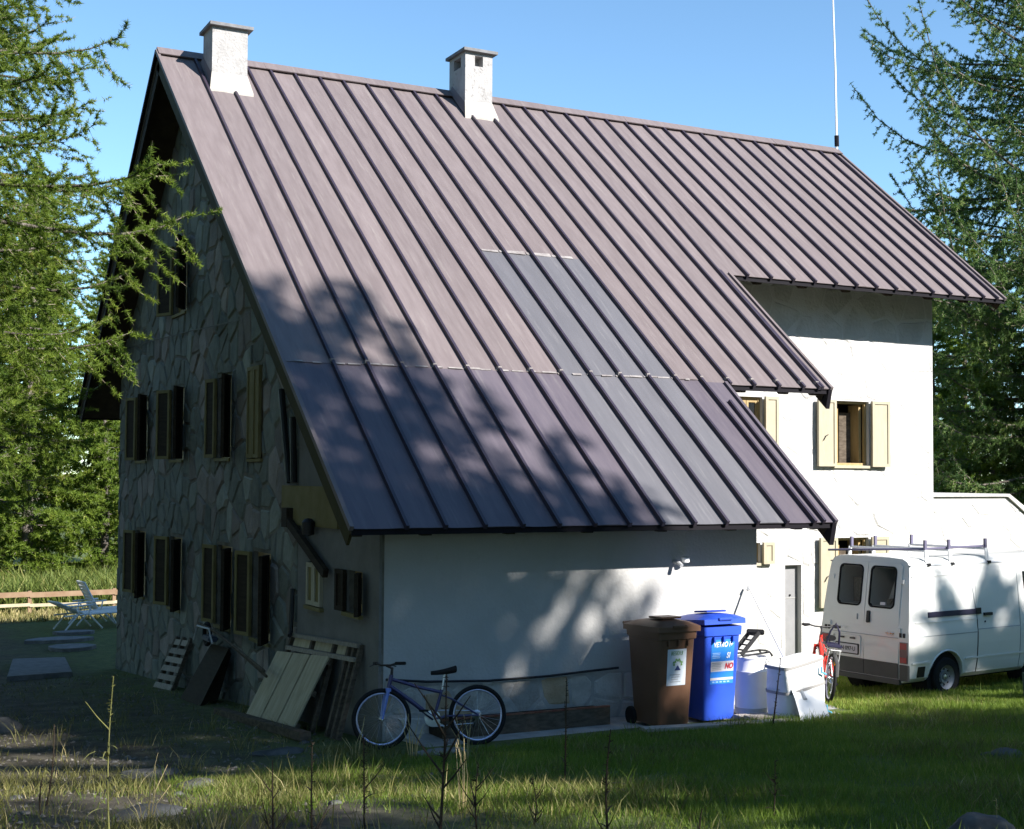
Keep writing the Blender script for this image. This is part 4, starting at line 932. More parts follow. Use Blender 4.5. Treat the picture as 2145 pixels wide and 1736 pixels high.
# ---------------------------------------------------------------- bicycles
def bicycle(loc, rz, lean, label, fm, forkm, wheelm, rack=False, seat_back=False):
    t = thing('bicycle', loc, label, 'bicycle', 'bicycles by the house', rz); t.rotation_euler = (lean, 0, rz)
    WB = 1.08; rr = .33
    def wheel(x, nm):
        mb = MB(); mb.torus((x, 0, rr), rr - .024, .024, 48, 8); ty = mb.build('tyre', M['rubber'], t, smooth=60)
        mb = MB(); mb.torus((x, 0, rr), rr - .056, .013, 48, 6, sq=.8); mb.build('rim', wheelm, ty, smooth=60)
        mb = MB()
        for k in range(24):
            a = 2 * math.pi * k / 24; b = a + (.35 if k % 2 else -.35); s = 1 if (k // 2) % 2 else -1
            mb.tube([(x + .02 * math.cos(b), s * .028, rr + .02 * math.sin(b)), (x + (rr - .06) * math.cos(a), 0, rr + (rr - .06) * math.sin(a))], .0018, 3, False)
        tag(mb.build('spokes', M['steel'], ty), kind='stuff')
        mb = MB(); mb.lathe([(.012, -.05), (.026, -.032), (.018, -.02), (.018, .02), (.026, .032), (.012, .05)], 12, (x, 0, rr), 'y'); mb.build('hub', M['steel'], ty, smooth=40)
        return ty
    wheel(0, 'rear'); wheel(WB, 'front')
    BB = Vector((.50, 0, .31)); HT = Vector((.965, 0, .80)); HB = Vector((1.0, 0, .66)); ST = Vector((.40, 0, .62)); SD = Vector((.365, 0, .80)); RA = Vector((0, 0, rr))
    mb = MB()
    mb.tube([HT, HB], .024, 10); mb.tube([HB - (HB - HT) * .2, (BB + HB) / 2 + Vector((0, 0, .025)), BB], [.022, .026, .024], 10)
    mb.tube([HT + (HB - HT) * .3, Vector((.66, 0, .655)), ST - Vector((0, 0, .03))], .019, 8); mb.tube([BB, ST], .018, 8)
    fr = mb.build('frame', fm, t, smooth=50)
    mb = MB()
    for s in (-1, 1):
        mb.tube([RA + Vector((0, s * .062, 0)), Vector((.34, s * .05, .335)), BB + Vector((-.03, s * .03, 0))], .010, 6)
        mb.tube([RA + Vector((0, s * .062, 0)), Vector((.30, s * .045, .52)), ST + Vector((0, s * .02, -.06))], .009, 6)
    mb.build('rear_stays', fm, t, smooth=50)
    mb = MB()
    for s in (-1, 1): mb.tube([HB + Vector((.012, s * .058, -.02)), Vector((1.045, s * .058, .50)), Vector((WB, s * .055, rr))], [.021, .019, .013], 8)
    mb.box(HB + Vector((.01, 0, -.02)), (.05, .15, .035)); mb.build('fork', forkm, t, smooth=50)
    mb = MB(); mb.tube([ST - Vector((0, 0, .04)), SD], .013, 8); mb.build('seat_post', M['steel'], t, smooth=50)
    mb = MB(); vs = []; q = 12
    for i in range(9):
        u = i / 8; x = .52 - .28 * u; hw = .022 + .062 * max(0, (u - .25) / .75) ** 1.3 if u < .95 else .07; zz = .805 + .035 * u * u
        for j in range(q):
            a = 2 * math.pi * j / q; vs.append((x, hw * math.cos(a), zz + (.022 + .018 * u) * math.sin(a)))
    mb.add(vs, [(i * q + j, i * q + (j + 1) % q, (i + 1) * q + (j + 1) % q, (i + 1) * q + j) for i in range(8) for j in range(q)] + [tuple(range(q))[::-1], tuple(range(8 * q, 9 * q))]); mb.build('saddle', M['rubber'], t, smooth=60)
    st = Vector((1.02, 0, .905)) if True else HT; tn = rad(22)
    mb = MB(); mb.tube([HT - Vector((0, 0, .02)), HT + Vector((-.01, 0, .07)), st], .017, 8); mb.build('stem', M['iron'], t, smooth=50)
    cx, sx2 = math.cos(tn), math.sin(tn)
    bar = [st + Vector((-.035 * (abs(y) > .2) + -y * sx2, y * cx, .02 * (abs(y) > .1))) for y in (-.31, -.2, -.09, 0, .09, .2, .31)]
    mb = MB(); mb.tube(bar, .012, 8); hb = mb.build('handlebar', M['iron'], t, smooth=50)
    for a, b in ((0, 1), (6, 5)):
        mb = MB(); mb.tube([bar[a], bar[a] + (bar[b] - bar[a]) * 1.05], .019, 8); mb.build('grip', M['rubber'], hb, smooth=50)
        mb = MB(); p = bar[b]; mb.tube([p, p + Vector((.05, 0, -.02)), p + (bar[a] - bar[b]) * .6 + Vector((.06, 0, -.03))], .007, 5); mb.build('brake_lever', M['iron'], hb)
    mb = MB(); mb.lathe([(.02, -.008), (.09, -.004), (.092, 0), (.09, .004), (.02, .008)], 28, BB + Vector((0, -.055, 0)), 'y'); cr = mb.build('chainring', M['steel'], t, smooth=40)
    for s, a in ((-1, rad(215)), (1, rad(35))):
        e = BB + Vector((.17 * math.cos(a), s * .085, .17 * math.sin(a))); mb = MB(); mb.beam(BB + Vector((0, s * .075, 0)), e, .016, .022, (0, 1, 0)); ck = mb.build('crank', M['steel'], t)
        mb = MB(); mb.box(e + Vector((0, s * .05, 0)), (.09, .08, .022)); mb.build('pedal', M['rubber'], ck, bevel=.004)
    mb = MB(); mb.tube([BB + Vector((0, -.055, .088)), RA + Vector((0, -.045, .045))], .0055, 4); mb.tube([BB + Vector((0, -.055, -.088)), RA + Vector((.03, -.045, -.09)), RA + Vector((0, -.045, -.04))], .0055, 4); mb.build('chain', M['steel'], t)
    mb = MB(); mb.lathe([(.02, -.018), (.045, -.016), (.055, .0), (.04, .01), (.02, .012)], 20, RA + Vector((0, -.045, 0)), 'y'); mb.build('sprockets', M['steel'], t, smooth=40)
    mb = MB(); mb.box(RA + Vector((.03, -.05, -.08)), (.03, .02, .11)); mb.build('derailleur', M['iron'], t, bevel=.004)
    if rack:
        mb = MB()
        for s in (-.06, 0, .06): mb.tube([(.30, s, .70), (-.18, s, .72)], .007, 5)
        for s in (-.07, .07): mb.tube([(-.10, s, .715), (0, s * 1.1, rr + .02)], .006, 5)
        mb.tube([(-.18, -.07, .72), (-.18, .07, .72)], .007, 5); mb.build('luggage_rack', M['white'], t)
        mb = MB(); mb.box((-.24, 0, .34 + .2), (.02, .05, .08)); mb.build('reflector', M['orange'], t, bevel=.005)
        mb = MB(); mb.tube([(-.03, 0, .70), (-.35, 0, .56), (-.40, 0, .40)], [.02, .028, .02], 6); mb.build('mudguard', M['plastic'], t)
    if seat_back:
        mb = MB(); mb.tube([(.12, -.09, .74), (.02, -.06, .95), (0.0, 0, 1.06), (.02, .06, .95), (.12, .09, .74)], .014, 6); mb.build('seat_hoop', M['railblue'], t)
        mb = MB(); mb.box((.12, 0, .76), (.40, .20, .035)); mb.build('child_seat_base', M['railblue'], t, bevel=.01)
    return t
bicycle((1.46, -9.93, -.255), rad(168.5), rad(7), 'dark blue mountain bicycle leaning against the corner of the white wall', M['bike_blue'], M['fork'], M['rim'])
bicycle((7.0, -9.25, -.28), rad(60), rad(6), 'red bicycle with a rack and child seat half hidden behind the wrapped bundle', M['bike_red'], M['bike_red'], M['rim'], True, True)

# ---------------------------------------------------------------- boards, pallet, barrow by the gable
t = thing('board_panel', (.2, -6.8, -.5), 'panel of three pale boards on a dark frame leaning on the gable', 'board panel', world=True)
A = Vector((0.10, -5.66, -.50)); B = Vector((0.10, -7.72, -.36)); A2 = Vector((.50, -5.72, .33)); B2 = Vector((.52, -7.80, .50))
def lerp(a, b, s): return a + (b - a) * s
nrm_ = (B - A).cross(A2 - A).normalized()
if nrm_.x > 0: nrm_ = -nrm_
for i in range(3):
    s0, s1 = .03 + i * .325, .03 + i * .325 + .298; mb = MB(); th = nrm_ * .022
    p = [lerp(A, B, s0), lerp(A, B, s1), lerp(A2, B2, s1), lerp(A2, B2, s0)]
    mb.add([v + nrm_ * .02 for v in p] + [v + nrm_ * .02 + th for v in p], [(0, 3, 2, 1), (4, 5, 6, 7), (0, 1, 5, 4), (1, 2, 6, 5), (2, 3, 7, 6), (3, 0, 4, 7)]); mb.build('board', M['paleplank'], t)
for s in (.06, .5, .94):
    mb = MB(); mb.beam(lerp(A, A2, s), lerp(B, B2, s), .07, .035, nrm_); mb.build('batten', M['oldwood'], t)
t2 = thing('wooden_frame', (.45, -7.4, -.4), 'dark wooden pallet frame leaning on the wall behind the pale boards', 'pallet frame', world=True)
C0 = Vector((0.28, -6.0, -.50)); C1 = Vector((0.30, -8.62, -.33)); D0 = Vector((.615, -6.0, .60)); D1 = Vector((.605, -8.55, .74))
for s in (0, .34, .66, .86, .93, 1.0):
    mb = MB(); mb.beam(lerp(C0, C1, s), lerp(D0, D1, s), .07, .05, (1, 0, .3)); mb.build('upright', M['oldwood'], t2)
for s in (.99, .84):
    mb = MB(); mb.beam(lerp(C0, D0, s) + Vector((-.03, 0, 0)), lerp(C1, D1, s) + Vector((-.03, 0, 0)), .05, .05); mb.build('cross_rail', M['plank'], t2)
for a, b in ((.05, .30), (.38, .62), (.70, .84)):
    mb = MB(); p = [lerp(lerp(C0, C1, a), lerp(D0, D1, a), .865), lerp(lerp(C0, C1, b), lerp(D0, D1, b), .865), lerp(lerp(C0, C1, b), lerp(D0, D1, b), .965), lerp(lerp(C0, C1, a), lerp(D0, D1, a), .965)]
    mb.add(p + [v + Vector((.02, 0, 0)) for v in p], [(0, 1, 2, 3), (7, 6, 5, 4), (0, 4, 5, 1), (1, 5, 6, 2), (2, 6, 7, 3), (3, 7, 4, 0)]); mb.build('slat', M['paleplank'], t2)
mb = MB(); mb.beam((.0, -4.6, -.60), (-.05, -8.5, -.28), .14, .10); tag(mb.build('timber_beam', M['oldwood'], None, bevel=.008), 'long dark timber beam lying on the earth below the pale boards', 'beam')
t = thing('pallet', (.5, .2, -1.0), 'grey slatted pallet leaning against the stone gable near the wheelbarrow', 'pallet', world=True)
P0 = Vector((.22, .45, -1.0)); P1 = Vector((.30, -.45, -.94)); Q0 = Vector((.58, .35, -.12)); Q1 = Vector((.60, -.62, -.05))
for i in range(6):
    s = i / 6 + .02; mb = MB(); p = [lerp(P0, Q0, s), lerp(P1, Q1, s), lerp(P1, Q1, s + .105), lerp(P0, Q0, s + .105)]
    mb.add(p + [v + Vector((.022, 0, -.008)) for v in p], [(0, 1, 2, 3), (7, 6, 5, 4), (0, 4, 5, 1), (1, 5, 6, 2), (2, 6, 7, 3), (3, 7, 4, 0)]); mb.build('slat', M['plank'], t)
for s in (.04, .5, .96):
    mb = MB(); mb.beam(lerp(P0, P1, s) + Vector((.06, 0, 0)), lerp(Q0, Q1, s) + Vector((.03, 0, 0)), .08, .07, (1, 0, 0)); mb.build('bearer', M['oldwood'], t)
t = thing('wheelbarrow', (.35, -2.6, -.8), 'dark wheelbarrow tipped up against the stone gable with its handles down', 'wheelbarrow', world=True)
mb = MB(); mb.add([(.05, -2.2, -.78), (.05, -3.4, -.72), (.50, -3.3, .10), (.50, -2.3, .06), (.38, -2.45, -.70), (.38, -3.2, -.66), (.60, -3.1, -.02), (.60, -2.5, -.06)], [(0, 1, 2, 3), (0, 4, 5, 1), (1, 5, 6, 2), (2, 6, 7, 3), (3, 7, 4, 0)]); mb.build('tray', M['darkwood'], t)
for dx, dz in ((0, 0), (.10, .07)):
    mb = MB(); mb.tube([(.45 - dx, -2.1, .30 + dz), (.42 - dx, -3.2, .28 + dz), (.16 - dx * .3, -6.3, .10 + dz)], .02, 6); mb.build('handle_pole', M['oldwood'], t)
mb = MB(); mb.torus((.42, -2.35, .22), .16, .035, 24, 8, 'x'); mb.build('wheel', M['rubber'], t, smooth=60)
mb = MB(); mb.tube([(.30, -2.0, .10), (.30, -2.2, .34), (.30, -2.9, .36), (.30, -3.1, .16)], .015, 6); mb.build('frame', M['galv'], t)
mb = MB(); mb.box((.36, -2.75, .20), (.16, .40, .08)); tag(mb.build('blue_tub', M['slabblue'], None, bevel=.02), 'small blue tub resting on top of the tipped wheelbarrow', 'tub')

# ---------------------------------------------------------------- van
VF = rad(7.0)
van = thing('van', (8.23, -8.58, -.345), 'white panel van with a roof rack parked behind the house', 'van', rz=VF)
PZ = [(.24, .70), (.30, .765), (.48, .80), (.70, .815), (.90, .82), (.96, .812), (1.20, .797), (1.50, .770), (1.75, .742), (1.84, .728), (1.90, .69), (1.94, .60), (1.958, .35), (1.965, 0.0)]
def rx(z): return 0.0 if z < .90 else .14 * ((z - .90) / 1.05) ** 1.2
def hw(z):
    for (z0, y0), (z1, y1) in zip(PZ, PZ[1:]):
        if z0 <= z <= z1: return y0 + (y1 - y0) * (z - z0) / (z1 - z0)
    return PZ[0][1]
def fx(z): return 4.12 if z < .8 else 4.12 - .62 * ((z - .8) / 1.15)
ring = [(-y, z) for z, y in PZ] + [(y, z) for z, y in PZ[-2::-1]]
vs = []; nst = 0
for si, x in enumerate((0.0, 0.02, .07, .5, 1.0, 1.5, 2.0, 2.5, 3.0, 3.4)):
    for y, z in ring:
        k = (.975, .99, 1.0)[si] if si < 3 else 1.0
        zz = z if si > 1 else min(z, 1.952); xx = x + rx(z) * max(0, 1 - x / 1.0) if x < 1 else x
        vs.append((xx, y * k, zz))
    nst += 1
for y, z in ring: vs.append((fx(z) - .05, y * .99, z))
for y, z in ring: vs.append((fx(z), y * .94, z))
nst += 2; q = len(ring)
fs = [(i * q + j, i * q + j + 1, (i + 1) * q + j + 1, (i + 1) * q + j) for i in range(nst - 1) for j in range(q - 1)]
fs += [(i * q + q - 1, i * q, (i + 1) * q, (i + 1) * q + q - 1) for i in range(nst - 1)]
h = len(PZ)
for base in (0, (nst - 1) * q):
    for j in range(h - 1):
        a, b = base + j, base + j + 1; c, d = base + q - 1 - j, base + q - 2 - j
        fs.append((a, b, d, c) if b != d else (a, b, c))
mb = MB(); mb.add(vs, fs); body = mb.build('body', M['vanw'], van, smooth=32)
WR = .275
def carve(cut):
    co = link('cutter', cut.mesh('cutter')); co.matrix_world = van.matrix_world
    bpy.context.view_layer.update(); co.matrix_world = body.matrix_world
    md = body.modifiers.new('arch', 'BOOLEAN'); md.object = co; md.operation = 'DIFFERENCE'; md.solver = 'EXACT'
    bpy.context.view_layer.update()
    me2 = bpy.data.meshes.new_from_object(body.evaluated_get(bpy.context.evaluated_depsgraph_get()))
    body.modifiers.clear()
    if len(me2.polygons) > 50: body.data = me2; me2.materials.clear(); me2.materials.append(M['vanw'])
    bpy.data.objects.remove(co)
for x in (.80, 2.98):
    for s in (-1, 1):
        pr = [(x + .37 * math.cos(rad(a)), .27 + .37 * math.sin(rad(a))) for a in range(0, 181, 10)] + [(x - .37, .05), (x + .37, .05)]
        cut = MB(); cut.prism(pr, lambda a, b: Vector((a, s * .52, b)), lambda a, b: Vector((a, s * 1.1, b))); carve(cut)
WY = {1: (.075, .525), -1: (-.525, -.055)}
for s in (1, -1):
    cut = MB(); cut.bb((-.3, WY[s][0] + .03, 1.27), (1.3, WY[s][1] - .03, 1.80)); carve(cut)
mb = MB()
for x in (.80, 2.98):
    for s in (-1, 1): mb.lathe([(.365, -.14), (.365, .14)], 32, (x, s * .60, .28), 'y')
mb.bb((.05, -.6, .20), (3.9, .6, .245)); mb.build('underbody', M['rubber'], van)
for x in (.80, 2.98):
    for s in (-1, 1):
        mb = MB(); mb.lathe([(.17, -.09), (.255, -.09), (WR, -.07), (WR, .07), (.255, .09), (.17, .09)], 32, (x, s * .715, WR), 'y', cap=False); ty = mb.build('tyre', M['rubber'], van, smooth=40)
        pf_ = [(.0, .035), (.05, .035), (.055, .05), (.085, .055), (.095, .035), (.13, .035), (.145, .055), (.175, .082), (.175, -.02), (.0, -.02)]
        mb = MB(); mb.lathe([(r_, s * d_) for r_, d_ in pf_], 28, (x, s * .715, WR), 'y'); rm = mb.build('wheel_rim', M['hub'], ty, smooth=40)
        for k in range(8):
            a = 2 * math.pi * k / 8; mb = MB(); mb.box((x + .112 * math.cos(a), s * .755, WR + .112 * math.sin(a)), (.022, .006, .022)); mb.build('rim_hole', M['rubber'], ty)
        mb = MB(); mb.lathe([(.0, .0), (.04, .0), (.035, .012 * s), (0, .016 * s)], 16, (x, s * .765, WR), 'y'); mb.build('hub_cap', M['steel'], ty)
def rnd_rect(y0, y1, z0, z1, c):
    pts = []
    for cy, cz, a0 in ((y1 - c, z0 + c, -90), (y1 - c, z1 - c, 0), (y0 + c, z1 - c, 90), (y0 + c, z0 + c, 180)):
        for k in range(5): a = rad(a0 + 22.5 * k); pts.append((cy + c * math.cos(a), cz + c * math.sin(a)))
    return pts
def rear_shape(name, outline, holes, m, d, parent=None, back=.02):
    flat, tris = holed(outline, holes); mb = MB(); P = lambda y, z, e: Vector((rx(z) + e, y, z))
    mb.add([P(p.x, p.y, -d) for p in flat], [tuple(t) for t in tris])
    for loop in [outline] + holes:
        n = len(loop); mb.add([P(y, z, -d) for y, z in loop] + [P(y, z, back) for y, z in loop], [(i, (i + 1) % n, (i + 1) % n + n, i + n) for i in range(n)])
    return mb.build(name, m, parent or van)
def rear_plate(name, ys, zs, m, d, parent=None, corner=0.0):
    y0, y1 = ys; z0, z1 = zs
    if corner: return rear_shape(name, rnd_rect(y0, y1, z0, z1, corner), [], m, d, parent)
    k = 8; L_ = [(y0, z0 + (z1 - z0) * i / k) for i in range(k + 1)]; R_ = [(y1, z0 + (z1 - z0) * i / k) for i in range(k + 1)]
    mb = MB(); vs = []
    for (ya_, za_), (yb_, zb_) in zip(L_, R_): vs += [(rx(za_) - d, ya_, za_), (rx(za_) + .02, ya_, za_), (rx(zb_) - d, yb_, zb_), (rx(zb_) + .02, yb_, zb_)]
    fs = []
    for i in range(k):
        b = i * 4; fs += [(b, b + 2, b + 6, b + 4), (b, b + 4, b + 5, b + 1), (b + 2, b + 3, b + 7, b + 6)]
    fs += [(0, 1, 3, 2), (k * 4, k * 4 + 2, k * 4 + 3, k * 4 + 1)]
    mb.add(vs, fs); return mb.build(name, m, parent or van)
doors = []
for s in (1, -1):
    ys = (.005, .615) if s > 0 else (-.615, -.005); wy = WY[s]
    hole = rnd_rect(wy[0] + .02, wy[1] - .02, 1.26, 1.81, .06)
    d = rear_shape('rear_door', [(ys[0], .505), (ys[1], .505), (ys[1], 1.2), (ys[1], 1.84), (ys[1] - .04 if s > 0 else ys[1], 1.875), (ys[0] if s > 0 else ys[0] + .04, 1.875), (ys[0], 1.84), (ys[0], 1.2)], [hole], M['vanw'], .014); doors.append(d)
    rear_shape('window_seal', rnd_rect(wy[0], wy[1], 1.24, 1.83, .075), [rnd_rect(wy[0] + .022, wy[1] - .022, 1.262, 1.808, .058)], M['rubber'], .021, d)
    rear_plate('window_glass', (wy[0] + .018, wy[1] - .018), (1.258, 1.812), M['vglass'], .012, d, .055)
    rear_plate('lower_panel', ys, (.29, .497), M['plastic'], .016, d)
    for z in (.93, 1.60): rear_plate('hinge', (ys[1] - .005, ys[1] + .045) if s > 0 else (ys[0] - .045, ys[0] + .005), (z, z + .06), M['vanw'], .024, d)
    o = (.648, .775) if s > 0 else (-.775, -.648)
    rear_plate('tail_lamp', o, (.51, .80), M['dklens'], .018)
    rear_plate('lamp_lens', (o[0] + .008, o[1] - .008), (.705, .79), M['redlens'], .021); rear_plate('lamp_lens', (o[0] + .008, o[1] - .008), (.52, .595), M['redlens'], .021)
    rear_plate('bumper_end', (.645, .79) if s > 0 else (-.79, -.645), (.27, .49), M['plastic'], .022)
    for q_ in (.655, .715): rear_plate('vent', (s * q_ - .018, s * q_ + .018), (.865, .925), M['iron'], .010)
rear_plate('bumper_step', (-.66, .66), (.215, .28), M['plastic'], .05)
rear_plate('door_crease', (-.612, .612), (.848, .853), M['inkgrey'], .0152)
rear_plate('handle', (-.105, -.055), (1.02, 1.19), M['iron'], .035, doors[1], .02)
rear_plate('lock', (.12, .135), (1.05, 1.13), M['inkgrey'], .018, doors[0])
rear_shape('plate_recess', rnd_rect(.05, .57, .515, .82, .03), [rnd_rect(.065, .555, .53, .805, .025)], M['vanw'], .022, doors[0])
pl_ = rear_plate('number_plate', (.10, .50), (.56, .685), M['stkgrey'], .026, doors[0], .012)
rear_plate('plate_border', (.085, .515), (.545, .70), M['inkk'], .0235, doors[0], .015)
for y in (.20, .40): rear_plate('plate_lamp', (y - .04, y + .04), (.765, .785), M['inkk'], .03, doors[0])
def rtext(txt, y, z, size, m, parent, d=.03, sc=1.0, bold=0.0):
    me = text_mesh(txt, size, 0, bold); Mx = Matrix(((0, 0, -1, rx(z) - d), (-1, 0, 0, y), (0, 1, 0, z), (0, 0, 0, 1)))
    return place_mesh('lettering', me, m, parent, Mx @ Matrix.Scale(sc, 4, (1, 0, 0)))
rtext('S·N 097·U', .30, .622, .085, M['inkk'], pl_, .029, .9, .001)
rtext('CARGO', .42, .905, .062, M['steel'], doors[0], .018, 1.05, .001)
for dy in (-.44, -.50):
    mb = MB(); mb.torus((rx(.905) - .018, dy, .905), .022, .005, 16, 6, 'x'); mb.build('badge_ring', M['steel'], doors[1])
rear_plate('badge_bar', (-.54, -.40), (.902, .911), M['orange'], .018, doors[1])
rear_plate('window_sticker', (-.36, -.27), (1.285, 1.325), M['stkgrey'], .0135, doors[1])
# what lies behind the rear windows
mb = MB(); mb.bb((.30, .15, 1.0), (.9, .45, 1.62)); cg = mb.build('cargo_box', M['plank'], van)
for y0, y1, z1_ in ((.10, .20, 1.75), (-.10, -.42, 1.78), (-.30, -.48, 1.7), (.40, .30, 1.5)):
    mb = MB(); mb.beam((.25, y0, 1.1), (.45, y1, z1_), .06, .03, (1, 0, 0)); mb.build('cargo_board', M['paleplank'], van)
mb = MB(); mb.prism([(-.22, 1.35), (-.36, 1.38), (-.40, 1.78)], lambda a, b: Vector((.27, a, b)), lambda a, b: Vector((.30, a, b))); mb.build('cargo_sheet', M['white'], van)
def side_strip(name, x0, x1, z0, z1, m, d, parent=None, s=-1):
    mb = MB(); vs = []; k = 6
    for i in range(k + 1):
        z = z0 + (z1 - z0) * i / k
        for x in (x0, x1): vs += [(x, s * (hw(z) + d), z), (x, s * (hw(z) - .03), z)]
    fs = []
    for i in range(k):
        b = i * 4; fs += [(b, b + 2, b + 6, b + 4), (b, b + 4, b + 5, b + 1), (b + 2, b + 3, b + 7, b + 6)]
    fs += [(0, 1, 3, 2), (k * 4, k * 4 + 2, k * 4 + 3, k * 4 + 1)]
    mb.add(vs, fs); return mb.build(name, m, parent or van)
def slant(name, xa, xb, z0, z1, wd, m, d, s=-1):
    mb = MB(); vs = []; k = 8
    for i in range(k + 1):
        z = z0 + (z1 - z0) * i / k; x = xa + (xb - xa) * i / k
        vs += [(x, s * (hw(z) + d), z), (x + wd, s * (hw(z) + d), z), (x, s * (hw(z) - .01), z), (x + wd, s * (hw(z) - .01), z)]
    fs = []
    for i in range(k):
        b = i * 4; fs += [(b, b + 1, b + 5, b + 4), (b, b + 4, b + 6, b + 2), (b + 1, b + 3, b + 7, b + 5)]
    mb.add(vs, fs); return mb.build(name, m, van)
sd_ = side_strip('side_door', 1.49, 2.46, .34, .90, M['vanw'], .006)
side_strip('side_door_upper', 1.49, 2.46, 1.02, 1.74, M['vanw'], .005, sd_)
slant('door_gap', 1.472, 1.472, .30, 1.05, .014, M['inkk'], .0045); slant('door_gap', 1.472, 1.37, 1.05, 1.82, .014, M['inkgrey'], .0045); slant('door_gap', 2.47, 2.47, .30, 1.82, .014, M['inkgrey'], .0045)
side_strip('belt_crease', .06, 1.46, .868, .880, M['inkgrey'], .003); side_strip('belt_crease', 1.49, 2.46, .905, .917, M['inkgrey'], .003)
side_strip('lower_crease', 1.20, 2.55, .50, .525, M['vanw'], .014); side_strip('lower_crease', .05, .42, .50, .525, M['vanw'], .014)
side_strip('window_crease', .12, 1.34, 1.70, 1.712, M['vanw'], .008); side_strip('window_crease', .12, 1.44, 1.06, 1.072, M['vanw'], .008)
side_strip('sliding_rail', .40, 1.50, 1.13, 1.205, M['railblue'], .014)
side_strip('rail_carrier', 1.45, 1.56, 1.13, 1.215, M['iron'], .02); side_strip('door_handle', 1.62, 1.80, 1.10, 1.14, M['iron'], .035, sd_); side_strip('lock', 1.64, 1.665, 1.0, 1.025, M['iron'], .008, sd_)
side_strip('fuel_flap', .19, .34, .31, .46, M['iron'], .008); side_strip('rain_gutter', .12, 3.3, 1.845, 1.862, M['inkgrey'], .014); side_strip('rain_gutter', .12, 3.3, 1.845, 1.862, M['inkgrey'], .014, None, 1)
side_strip('cab_door', 2.52, 3.30, .34, .92, M['vanw'], .005); side_strip('cab_window', 2.62, 3.25, 1.15, 1.70, M['glass'], .004)
for x in (.80, 2.98):
    for s in (-1, 1):
        mb = MB(); mb.tube([(x + .385 * math.cos(rad(a)), s * (hw(min(.9, max(.26, .27 + .385 * math.sin(rad(a))))) - .004), .27 + .385 * math.sin(rad(a))) for a in range(0, 181, 10)], .016, 6); mb.build('arch_lip', M['vanw'], van, smooth=60)
mb = MB(); mb.add([(fx(1.0) + .004, -.70, 1.05), (fx(1.0) + .004, .70, 1.05), (fx(1.82) + .004, .62, 1.80), (fx(1.82) + .004, -.62, 1.80)], [(0, 1, 2, 3)]); mb.build('windscreen', M['glass'], van)
mb = MB(); mb.bb((4.05, -.80, .25), (4.18, .80, .48)); mb.build('front_bumper', M['plastic'], van, bevel=.03)
for s in (-1, 1):
    mb = MB(); mb.box((4.12, s * .62, .66), (.03, .24, .16)); mb.build('headlight', M['stkgrey'], van, bevel=.01)
for x in (.50, 1.02, 1.85):
    mb = MB(); mb.tube([(x, -.70, 2.05), (x, .70, 2.05)], .018, 6); cb = mb.build('rack_bar', M['galv'], van)
    for s in (-1, 1):
        mb = MB(); mb.beam((x, s * .71, 1.86), (x, s * .69, 2.06), .06, .02, (0, 1, 0)); mb.build('rack_foot', M['white'], cb)
        mb = MB(); mb.beam((x + .01, s * .67, 2.05), (x + .01, s * .67, 2.20), .045, .03, (0, 1, 0)); mb.build('rack_stop', M['rackstop'], cb)
        mb = MB(); mb.box((x + .01, s * .735, 1.86), (.06, .03, .04)); mb.build('rack_clamp', M['iron'], cb)
mb = MB(); mb.tube([(-.05, .62, 2.02), (.50, -.62, 2.075), (1.9, -.66, 2.09)], .016, 6); mb.build('rack_roller', M['rackstop'], van)
# ---------------------------------------------------------------- crate at the right edge
t = thing('plastic_crate', (9.30, -10.95, -.17), 'grey green plastic crate on the grass in front of the van', 'crate')
mb = MB(); vs = []
for z, k in ((0, 1), (.36, 1.06), (.37, 1.0), (.03, .93)):
    vs += [(-.30 * k, -.20 * k, z), (.30 * k, -.20 * k, z), (.30 * k, .20 * k, z), (-.30 * k, .20 * k, z)]
fs = [(i * 4 + j, i * 4 + (j + 1) % 4, (i + 1) * 4 + (j + 1) % 4, (i + 1) * 4 + j) for i in range(3) for j in range(4)] + [(3, 2, 1, 0), (12, 13, 14, 15)]
mb.add(vs, fs); mb.build('tub', M['crate'], t)
for k in range(7):
    mb = MB(); mb.box((-.27 + k * .09, -.207, .18), (.012, .02, .32)); mb.build('rib', M['crate'], t)
mb = MB(); mb.prism([(-.30, .36), (.30, .36), (.22, .58), (-.10, .62)], lambda a, b: Vector((a, -.03, b)), lambda a, b: Vector((a, .03, b))); mb.build('lid', M['crate'], t)

